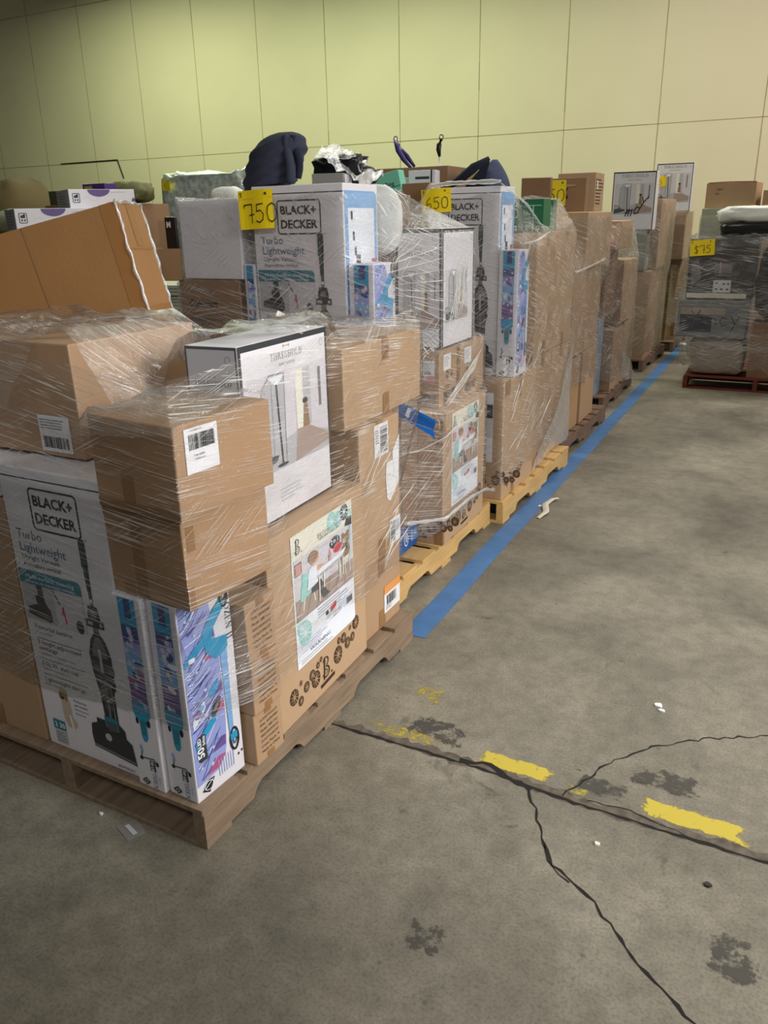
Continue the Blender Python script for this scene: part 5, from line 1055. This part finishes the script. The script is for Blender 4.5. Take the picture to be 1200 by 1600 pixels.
# ------------------------------------------------------------------ things on top of the second and third loads
def hood(name, label, spine, rad, mt, lining, n=22, folds=.03, seed=1, group=None):
    P = [Vector(p) for p in spine]; Q = []
    m_ = 10
    for i in range(len(P) - 1):
        p0, p1, p2, p3 = P[max(i - 1, 0)], P[i], P[i + 1], P[min(i + 2, len(P) - 1)]
        for j in range(m_):
            t = j / m_; Q.append(.5 * ((2 * p1) + (p2 - p0) * t + (2 * p0 - 5 * p1 + 4 * p2 - p3) * t * t + (3 * p1 - p0 - 3 * p2 + p3) * t ** 3))
    Q.append(P[-1]); rr = []
    for i in range(len(Q)):
        t = i / (len(Q) - 1) * (len(rad) - 1); k = min(int(t), len(rad) - 2); a, b_ = rad[k], rad[k + 1]; rr.append((a[0] + (b_[0] - a[0]) * (t - k), a[1] + (b_[1] - a[1]) * (t - k)))
    R = []
    for i, p in enumerate(Q):
        d = (Q[min(i + 1, len(Q) - 1)] - Q[max(i - 1, 0)]).normalized(); a = Vector((0, 1, 0)); b_ = d.cross(a).normalized(); a = b_.cross(d)
        f = 1 + folds * math.sin(i * 1.15 + seed) * (1 if 3 < i < len(Q) - 6 else 0)
        R.append([p + a * math.cos(2 * math.pi * j / n) * rr[i][0] * (f + .03 * noise.noise(Vector((i * .2, j * .7, seed)))) + b_ * math.sin(2 * math.pi * j / n) * rr[i][1] * f for j in range(n)])
    mb = MB(); mb.rings(R[:-1] + [R[-1]], mt, caps=False); o = mb.build(name, smooth=True); tag(o, label, 'hood', group)
    c0 = sum((Vector(p) for p in R[-1]), Vector()) / n; d = (Q[-1] - Q[-2]).normalized(); mb = MB()
    mb.rings([R[-1], [c0 + (p - c0) * .84 - d * .01 for p in R[-1]], [c0 + (p - c0) * .7 - d * .05 for p in R[-1]], [c0 + (p - c0) * .3 - d * .08 for p in R[-1]]], lining, caps=True); mb.build('lining', o, smooth=True)
    mb = MB(); mb.tube(R[-1] + [R[-1][0]], .008, mt, 8); mb.build('hem', o, smooth=True)
    return o
mb = MB(); R = []; rn = random.Random(4)
for i in range(25):
    t = i / 24; ring = []
    cx = -1.955 + .075 * t ** 1.5; rx = .122 * (1 - .06 * t) * math.sqrt(max(1 - max(0, (t - .45) / .56) ** 2.8, .004)); ry = .085 * math.sqrt(max(1 - max(0, (t - .5) / .51) ** 2, .004)); z = 1.634 + .192 * t
    for j in range(36):
        a = 2 * math.pi * j / 36; f = 1 + .055 * math.sin(t * 26 - 3.2 * math.cos(a) + .8 * math.sin(2 * a)) * (1 - t * .6) + .03 * noise.noise(Vector((math.cos(a) * 2, math.sin(a) * 2, t * 4)))
        ring.append((cx + rx * math.cos(a) * f + (.02 * t if math.cos(a) > .6 else 0), 2.85 + ry * math.sin(a) * f, z + .02 * math.cos(a) * (1 - t)))
    R.append(ring)
mb.rings(R, NAVY); o = tag(mb.build('padded_hood', smooth=True), 'navy fleece hood bent over on top of the vacuum box marked 750', 'hood')
mb = MB(); mb.tube([(-1.83 + .012 * math.sin(k * .5), 2.80 - .01 * math.sin(k * .4), 1.645 + .165 * k / 10) for k in range(11)], [.022 - .0008 * k for k in range(11)], NAVY, 10); mb.build('hem', o, smooth=True)
mb = MB(); mb.tube([(-1.806 + .012 * math.sin(k * .5), 2.82, 1.66 + .15 * k / 10) for k in range(11)], [.014] * 11, NAVYD, 8); mb.build('lining', o, smooth=True)
b = MB(); R = []
for i in range(13):
    t = i / 12; R.append([Vector((-1.615 + .12 * math.cos(a) * (1 - .88 * t ** 1.8) + .03 * t, 4.45 + .11 * math.sin(a) * (1 - .85 * t ** 1.8), 1.60 + .195 * t + .008 * math.sin(a * 3) * (1 - t))) for a in [2 * math.pi * j / 20 for j in range(20)]])
b.rings(R, NAVY2); o = tag(b.build('padded_hood', smooth=True), 'slate blue peaked hood on top of the load marked 650', 'hood')
b = MB(); b.rings([[(-1.70 - .012, 4.37, 1.62), (-1.60, 4.335, 1.615), (-1.60, 4.35, 1.70), (-1.595, 4.40, 1.785)], [(-1.80, 4.36, 1.655), (-1.72, 4.34, 1.655), (-1.66, 4.345, 1.715), (-1.605, 4.385, 1.795)]], NAVYD, caps=False, closed=False); b.build('lining', o, smooth=True)
b = MB(); b.tube([(-1.83, 4.37, 1.66), (-1.75, 4.36, 1.70), (-1.67, 4.36, 1.755), (-1.595, 4.39, 1.80)], [.012, .022, .025, .012], NAVYD, 10); b.build('hem', o, smooth=True)
# white padded bundle beside the vacuum box
lump('cushion', 'white padded bundle bulging between the vacuum box marked 750 and the lamp box', 'cushion', (-1.56, 3.02, 1.50), (.105, .04, .135), mat('padded_white_wrap', (222, 222, 214), .5, bump=.3, bscale=20), .03, 21, pw=.85)
# open carton with goods and reachers
def open_carton(label, bx, mt, th=.006, group=None, fill=.8):
    X, Y, Z, wd, d, h, a = bx; o = empty('open_carton', (X, Y, Z), a); tag(o, label, 'open carton', group)
    for nm, A, B_ in (('front_wall', (-wd, 0, 0), (0, th, h)), ('back_wall', (-wd, d - th, 0), (0, d, h)), ('side_wall', (-wd, th, 0), (-wd + th, d - th, h)), ('side_wall', (-th, th, 0), (0, d - th, h)), ('base', (-wd + th, th, 0), (-th, d - th, th))):
        b = MB(); b.box(A, B_, mt); b.build(nm, o)
    b = MB(); b.box((-wd + th, th, th), (-th, d - th, h * fill), KRAFT3); b.build('packed_goods', o)
    return o
open_carton('tall open brown carton of goods rising behind the load marked 650', (-1.84, 4.40, .12, .44, .45, 1.655, 0), KRAFT3, fill=.83)
for i, (lb, x, y, z, w_, d_, h_, a, mt) in enumerate((('white carton with rows of small print, left of two above sign 650', -2.02, 4.30, 1.62, .22, .08, .10, 8, WHITE), ('white carton with a black band, right of two above sign 650', -1.86, 4.28, 1.62, .155, .09, .13, 8, WHITE))):
    c = Carton('small_box', lb, 'box', (x, y, z, w_, d_, h_, a), mt, jit=.002); p = c.pr('F')
    if i: p.rect(.128, .0, .136, .13, INK, 1); p.rect(.04, .085, .12, .098, CHAR, 1); p.dashes(.04, .06, .09, 2, .02, .006, GREYINK, 1, 3)
    else: p.rect(.0, .0, .05, .1, mat('pale_aqua_ink', (170, 200, 204), .5), 1); p.text('HQ', .015, .03, .018, DGREY, 2); p.ell(.085, .04, .008, .01, CHAR, 1); p.dashes(.12, .07, .19, 4, .016, .004, GREYINK, 1, 7)
    p.done('printed_front', c.o)
Carton('cardboard_box', 'plain brown carton under the tilted mint green carton', 'cardboard box', (-1.93, 4.03, .12, .25, .22, 1.43, 0), KRAFT3)
Carton('cardboard_box', 'plain brown carton under the two white printed cartons above sign 650', 'cardboard box', (-1.70, 4.26, .12, .54, .13, 1.495, 0), KRAFT3)
c = Carton('small_box', 'mint green carton tilted among bags between the two marked loads', 'box', (-1.955, 4.10, 1.555, .19, .08, .20, 4), MINTB); c.o.rotation_euler = (0, R_(-12), R_(4)); p = c.pr('F'); p.text('Ring', .10, .13, .022, CHAR, 1); p.rect(.0, .12, .19, .124, TEAL, 1); p.done('printed_front', c.o)
c = Carton('small_box', 'grey carton with a white end lying among dark bags right of the navy hood', 'box', (-1.90, 3.345, 1.622, .16, .09, .08, 6), GREYB); p = c.pr('R'); p.rect(.01, .01, .09, .075, PAPER, 1); p.done('printed_side', c.o)
lump('garbage_bag', 'dark plastic bag heaped right of the navy hood', 'bag', (-1.98, 3.50, 1.695), (.125, .10, .085), BLACKF, .38, 11, pw=.6, freq=2.2)
b = MB(); b.uv = []; n = 16
for i in range(n + 1):
    for j in range(n + 1):
        u, v = i / n, j / n; k = noise.noise(Vector((u * 5, v * 4, 2))); k2 = noise.noise(Vector((u * 11, v * 3, 7)))
        b.v.append((-2.06 + .25 * u + .02 * k2, 3.36 + .20 * v + .03 * k, 1.835 - .15 * u ** 1.3 - .05 * (1 - v) ** 2 + .035 * k + .02 * k2)); b.uv.append((u * .3, v * .3))
for i in range(n):
    for j in range(n): q = i * (n + 1) + j; b.f.append((q, q + 1, q + n + 2, q + n + 1)); b.m.append(b.mi(film_mat('milky_film', 20, .9, -40, .8, .8, .35)))
tag(b.build('film_bundle', smooth=True, fix=False), 'whitish clear film draped over the dark bag right of the navy hood', 'film bundle')
Carton('cardboard_box', 'plain carton behind the load marked 750 carrying bags and small boxes', 'cardboard box', (-1.86, 3.325, .12, .28, .30, 1.50, 0), KRAFT3)
def reacher(label, base, tip, hand, mt, ring=True, r=.006, group='reaching sticks sticking out of the cartons'):
    o = empty('reaching_stick', base); tag(o, label, 'reaching stick', group); b0 = Vector(base)
    L_ = lambda p: tuple(Vector(p) - b0)
    b = MB(); b.tube([L_(base), L_(tip)], r, PLASTW, 8); b.build('shaft', o, smooth=True)
    b = MB(); b.tube([L_(p) for p in [tip] + hand], [r * 1.3, r * 2.4, r * 2.6, r * 2.2, r * 1.2][:len(hand) + 1], mt, 8); b.build('handle', o, smooth=True)
    e = Vector(L_(hand[-1])); b = MB(); b.tube([e + Vector((.012 * math.cos(t), 0, .012 + .012 * math.sin(t))) for t in [2 * math.pi * i / 12 for i in range(13)]], .003, mt, 6); b.build('hanging_loop', o, smooth=True)
reacher('upright reaching stick with a black handle above the white cartons', (-1.935, 4.5, 1.55), (-1.965, 4.58, 1.835), [(-1.972, 4.58, 1.87), (-1.968, 4.58, 1.90), (-1.955, 4.58, 1.925)], BLACKP)
reacher('reaching stick with a bent dark handle lying beside the slate hood', (-1.93, 4.62, 1.60), (-1.80, 4.58, 1.755), [(-1.77, 4.58, 1.775), (-1.72, 4.58, 1.775), (-1.68, 4.58, 1.765)], mat('dark_violet_plastic', (58, 50, 76), .35))
reacher('purple handled reaching stick, longer of two leaning right of the navy hood', (-2.0, 4.42, 1.55), (-2.13, 4.55, 1.78), [(-2.18, 4.55, 1.83), (-2.215, 4.55, 1.88), (-2.23, 4.55, 1.93)], PURPLEP)
reacher('dark purple handled reaching stick, shorter of two leaning right of the navy hood', (-1.98, 4.44, 1.58), (-2.14, 4.62, 1.79), [(-2.19, 4.62, 1.85), (-2.22, 4.62, 1.875), (-2.25, 4.62, 1.90)], mat('deep_violet_plastic', (50, 40, 92), .35))
# ------------------------------------------------------------------ neighbouring rows at the left
open_carton('big open brown carton between the leaning carton and the plain white box', (-3.50, 4.72, .0, 1.0, .9, 1.335, 0), KRAFT2, fill=.82)
c = box_('small brown carton inside the big open carton', (-3.86, 4.80, 1.10, .23, .2, .335, 0), KRAFT3, seed=112); p = c.pr('F'); p.rframe(.06, .24, .11, .29, .004, .005, LGREY, 1); p.done('printed_front', c.o)
Carton('small_box', 'white carton end beside the small brown carton in the big open carton', 'box', (-3.64, 4.84, 1.10, .16, .2, .30, -14), WHITE)
lump('cushion', 'pinkish grey cushion standing in the rows behind the leaning carton', 'cushion', (-4.75, 5.42, 1.30), (.12, .08, .23), mat('pinkish_grey_cloth', (186, 168, 152), .85), .05, 13, pw=.6)
Carton('cardboard_box', 'large brown carton farther back under the pinkish cushion', 'cardboard box', (-4.56, 5.26, .0, .9, .36, 1.06, 0), KRAFT3)
lump('film_bundle', 'clear wrapped bundle standing in the big open carton, left of the plain white box', 'film bundle', (-4.05, 5.20, 1.30), (.16, .1, .20), mat('greenish_clear_wrap', (150, 156, 120), .2, var=.4, vscale=20, bump=.9, bscale=20), .2, 14, pw=.6)
c = Carton('small_box', 'black lidded thing with a white letter M behind the wrapped bundle', 'box', (-4.34, 5.02, 1.10, .11, .06, .455, 0), BLACKP, bevel=.012); p = c.pr('F'); p.text('M', .02, .38, .04, SNOW, 1, bold=.05); p.done('lettering', c.o)
Carton('cardboard_box', 'dark carton with a taped top in the gap left of the appliance carton', 'cardboard box', (-2.72, 3.2, .0, .75, .5, 1.0, 0), KRAFT3)
for i in range(4):
    c = Carton('mailer_box', f'pale flat mailer beside the appliance carton, {("lowest", "second", "third", "topmost")[i]} in its pile', 'mailer', (-2.74 + .02 * (i % 2), 3.26, 1.003 + .052 * i, .42, .30, .05, (-4, 3, -2, 5)[i]), (MAT_M := mat('pale_mailer', (206, 210, 186), .4)), 'flat mailers piled beside the appliance carton')
    p = c.pr('F'); p.rect(.02, .01, .12, .04, PAPER, 1); p.dashes(.2, .03, .35, 2, .015, .005, GREYINK, 1, i); p.done('shipping_label', c.o)
for i, (lb, bx) in enumerate((('white carton with purple half circle, lower of two behind the leaning carton', (-4.37, 3.60, 1.455, .34, .55, .155, -30)), ('white carton with purple half circle and pink print, upper of two behind the leaning carton', (-4.45, 4.12, 1.60, .36, .44, .135, -30)))):
    c = Carton('toy_box', lb, 'box', bx, WHITE, 'white cartons with purple half circles', jit=.001); d, h = c.d, c.h
    p = c.pr('R'); p.poly([(d * .28 + .075 * (1 - math.cos(t)), h - .002 - .045 * math.sin(t)) for t in [math.pi * k / 14 for k in range(15)]], PURPLE, 1); p.rframe(.022, h - .085, .07, h - .025, .006, .004, INK, 1); p.rect(.032, h - .055, .058, h - .04, INK, 2); p.ell(.038, h - .068, .005, .006, INK, 2, 10); p.ell(.055, h - .068, .005, .006, INK, 2, 10); p.poly([(.04, h - .04), (.062, h - .04), (.055, h - .03)], INK, 2)
    for k in range(10): a0 = .2 + .028 * k; p.line([(d * a0, h * (.55 + .10 * math.sin(k * .8))), (d * (a0 + .028), h * (.55 + .1 * math.sin(k * .8 + .8)))], .0015, LGREY, 1)
    p.ell(d * .62, h * .18, .05, .03, PINK, 1); p.line([(d * .8, h * .42), (d * .83, h * .28)], .006, INK, 2); p.line([(d * .77, h * .42), (d * .86, h * .42)], .008, INK, 2); p.dashes(d * .62, h * .85, d * .95, 1, .01, .003, LILAC, 1, 3); p.ell(d * .975, h * .45, .012, .02, PURPLE, 1); p.done('printed_side', c.o)
    p = c.pr('F'); p.rect(.001, .001, c.w - .001, h - .001, mat('warm_grey_print', (150, 146, 148), .45), 0); p.dashes(.03, h * .82, .28, 6, .017, .005, DGREY, 1, i); p.done('printed_front', c.o)
Carton('cardboard_box', 'plain brown carton carrying the white cartons with purple half circles', 'cardboard box', (-4.33, 3.55, 0, .6, .8, 1.452, -30), KRAFT)
c = Carton('small_box', 'small purple box with a gold plate behind the upper white carton', 'box', (-4.66, 4.66, 1.66, .22, .12, .135, 0), PURPLE); p = c.pr('F'); p.rect(.02, .07, .10, .12, GOLD, 1); p.done('printed_front', c.o)
lump('duffel_bag', 'olive camouflage bag flopped over the stack at the far left', 'bag', (-4.72, 4.95, 1.735), (.22, .12, .075), mat('camouflage_cloth', (104, 104, 66), .85, var=.45, vscale=14), .22, 15, pw=.7)
Carton('cardboard_box', 'brown carton far back at the left under the camouflage bag', 'cardboard box', (-4.56, 4.62, 0, .70, .6, 1.655, 0), KRAFT3)
lump('throw_pillow', 'white pillow with small grey dots right of the white cartons', 'pillow', (-4.42, 5.80, 1.69), (.16, .08, .10), mat('dotted_white_cloth', (222, 222, 216), .85, var=.12, vscale=60), .05, 16, pw=.7)
Carton('cardboard_box', 'brown carton far back carrying the dotted pillow', 'cardboard box', (-4.20, 5.68, 0, .5, .4, 1.585, 0), KRAFT)
lump('armchair', 'olive brown upholstered chair top at the left picture edge', 'armchair', (-6.15, 5.0, .94), (.42, .3, .94), mat('olive_upholstery', (110, 96, 58), .85), .05, 17, pw=.45)
Carton('small_box', 'dark carton with a barcode left of the upper white carton', 'box', (-5.08, 4.66, 1.656, .16, .12, .10, 0), mat('dark_olive_board', (74, 74, 46), .5))
lump('film_bundle', 'sheet of crumpled clear film at the left edge behind the lower white carton', 'film bundle', (-4.95, 4.15, 1.535), (.26, .2, .08), mat('dull_clear_film', (168, 172, 140), .2, bump=.9, bscale=18), .25, 18, pw=.7)
# silver wrapped pallet load near the wall
SILV = mat('silvery_wrapped_packs', (204, 214, 206), .2, metal=.25, var=.4, vscale=16, bump=1., bscale=16)
o = lump('wrapped_bundle', 'tall silvery bundle of film-wrapped packs near the wall, small yellow sign on it', 'wrapped bundle', (-6.05, 7.95, 1.03), (.68, .45, 1.01), SILV, .05, 19, n=60, pw=.22, freq=7)
price_sign('small yellow price sign on the silvery wrapped bundle near the wall', (-6.60, 7.485, 1.86), (0, 0, 0), .11, .11, '5', 6)
# ------------------------------------------------------------------ loose bits
b = MB(); b.poly([(-1.425, 1.17, .004), (-1.36, 1.145, .002), (-1.335, 1.185, .006), (-1.40, 1.215, .003)], FILMR); b.poly([(-1.405, 1.18, .0055), (-1.36, 1.165, .0045), (-1.355, 1.175, .006), (-1.40, 1.19, .006)], LGREY)
tag(b.build('film_scrap', fix=False), 'square scrap of clear film on the floor below the front pallet', 'scrap')
b = MB(); R = []
for i in range(9):
    t = i / 8; R.append([Vector((-1.085 + .02 * math.sin(t * 7) + .008 * s, 3.86 + .34 * t, .003 + .012 * abs(math.sin(t * 9)) + .008 * (1 - abs(s)))) + Vector((s * .014 * (.3 + .7 * math.sin(t * 3.1)) * .7, 0, 0)) for s in (-1, -.4, .4, 1)])
b.rings(R, mat('dirty_white_film', (206, 202, 186), .6), caps=False, closed=False); tag(b.build('film_scrap', smooth=True, fix=False), 'twisted white strip of film on the floor beside the blue line', 'scrap')
def chip(label, x, y, s, mt, seed=1):
    rn = random.Random(seed); b = MB(); n = 6; top = [(x + s * rn.uniform(.5, 1) * math.cos(2 * math.pi * i / n), y + s * rn.uniform(.35, .8) * math.sin(2 * math.pi * i / n), .004 + s * .1) for i in range(n)]
    b.rings([[(px, py, 0.0) for px, py, _ in top], top], mt); tag(b.build('debris_chip'), label, 'debris', 'bits on the floor')
chip('small white paper scrap on open floor right of the blue line', -.232, 2.355, .022, PAPER, 3); chip('second tiny white scrap near the first on the open floor', -.215, 2.33, .014, PAPER, 4)
chip('white scrap at the edge of the blue line by the third pallet', -1.125, 4.05, .02, PAPER, 5); chip('dark pebble with a pale spot on the floor at the lower right', -.005, 1.642, .012, INK, 6)
chip('matchstick sized white scrap on the floor below the joint', -.27, 1.66, .012, CREAM, 7); chip('tiny white scrap on the floor left of the film scrap', -1.50, 1.19, .008, PAPER, 8)
b = MB(); b.rings([[Vector((-1.20 + .22 * t + .02 * math.cos(a), 9.86 + .2 * t + .05 * math.sin(a) * (1 - .5 * t), .06 - .05 * t + .045 * (1 - .7 * t) * (math.cos(a) + 1) * .5)) for a in [2 * math.pi * j / 10 for j in range(10)]] for t in (0, .25, .5, .75, 1)], mat('crumpled_clear_film', (226, 228, 222), .25))
tag(b.build('film_bundle', smooth=True), 'crumpled white film lying at the far end of the blue line', 'film bundle')
BAGQ = ([(-1.325, 2.70, .835), (-1.192, 2.75, .762), (-1.200, 2.75, .735), (-1.325, 2.70, .785)], [(-1.335, 2.70, .852), (-1.19, 2.75, .772), (-1.192, 2.75, .760), (-1.335, 2.70, .838)], [(-1.292, 2.7115, .822), (-1.278, 2.7168, .818), (-1.290, 2.7123, .782), (-1.302, 2.7076, .79)], [(-1.300, 2.709, .772), (-1.200, 2.749, .733), (-1.194, 2.75, .700), (-1.225, 2.739, .722)])
BLUE2 = mat('blue_film_print', (30, 108, 196), .25)
b = MB(); b.poly(BAGQ[0], BLUEP); b.poly(BAGQ[1], BLUE2); b.poly(BAGQ[3], BLUE2); b.poly(BAGQ[2], SNOW)
o = b.build('plastic_bag', fix=False); tag(o, 'flat blue printed bag caught in the film at the corner of the second load', 'bag')
# ------------------------------------------------------------------ unseen load added outside the frame only to shade the near floor
pallet('unseen pallet added right of the viewer to help shade the near floor', 1.75, .0, 0, WOODM, d=1.1, group=None, seed=12)
c = box_('unseen tall brown carton added right of the viewer to shade the near floor', (1.72, .03, .12, .98, 1.02, 1.45, 0), KRAFT, seed=130)
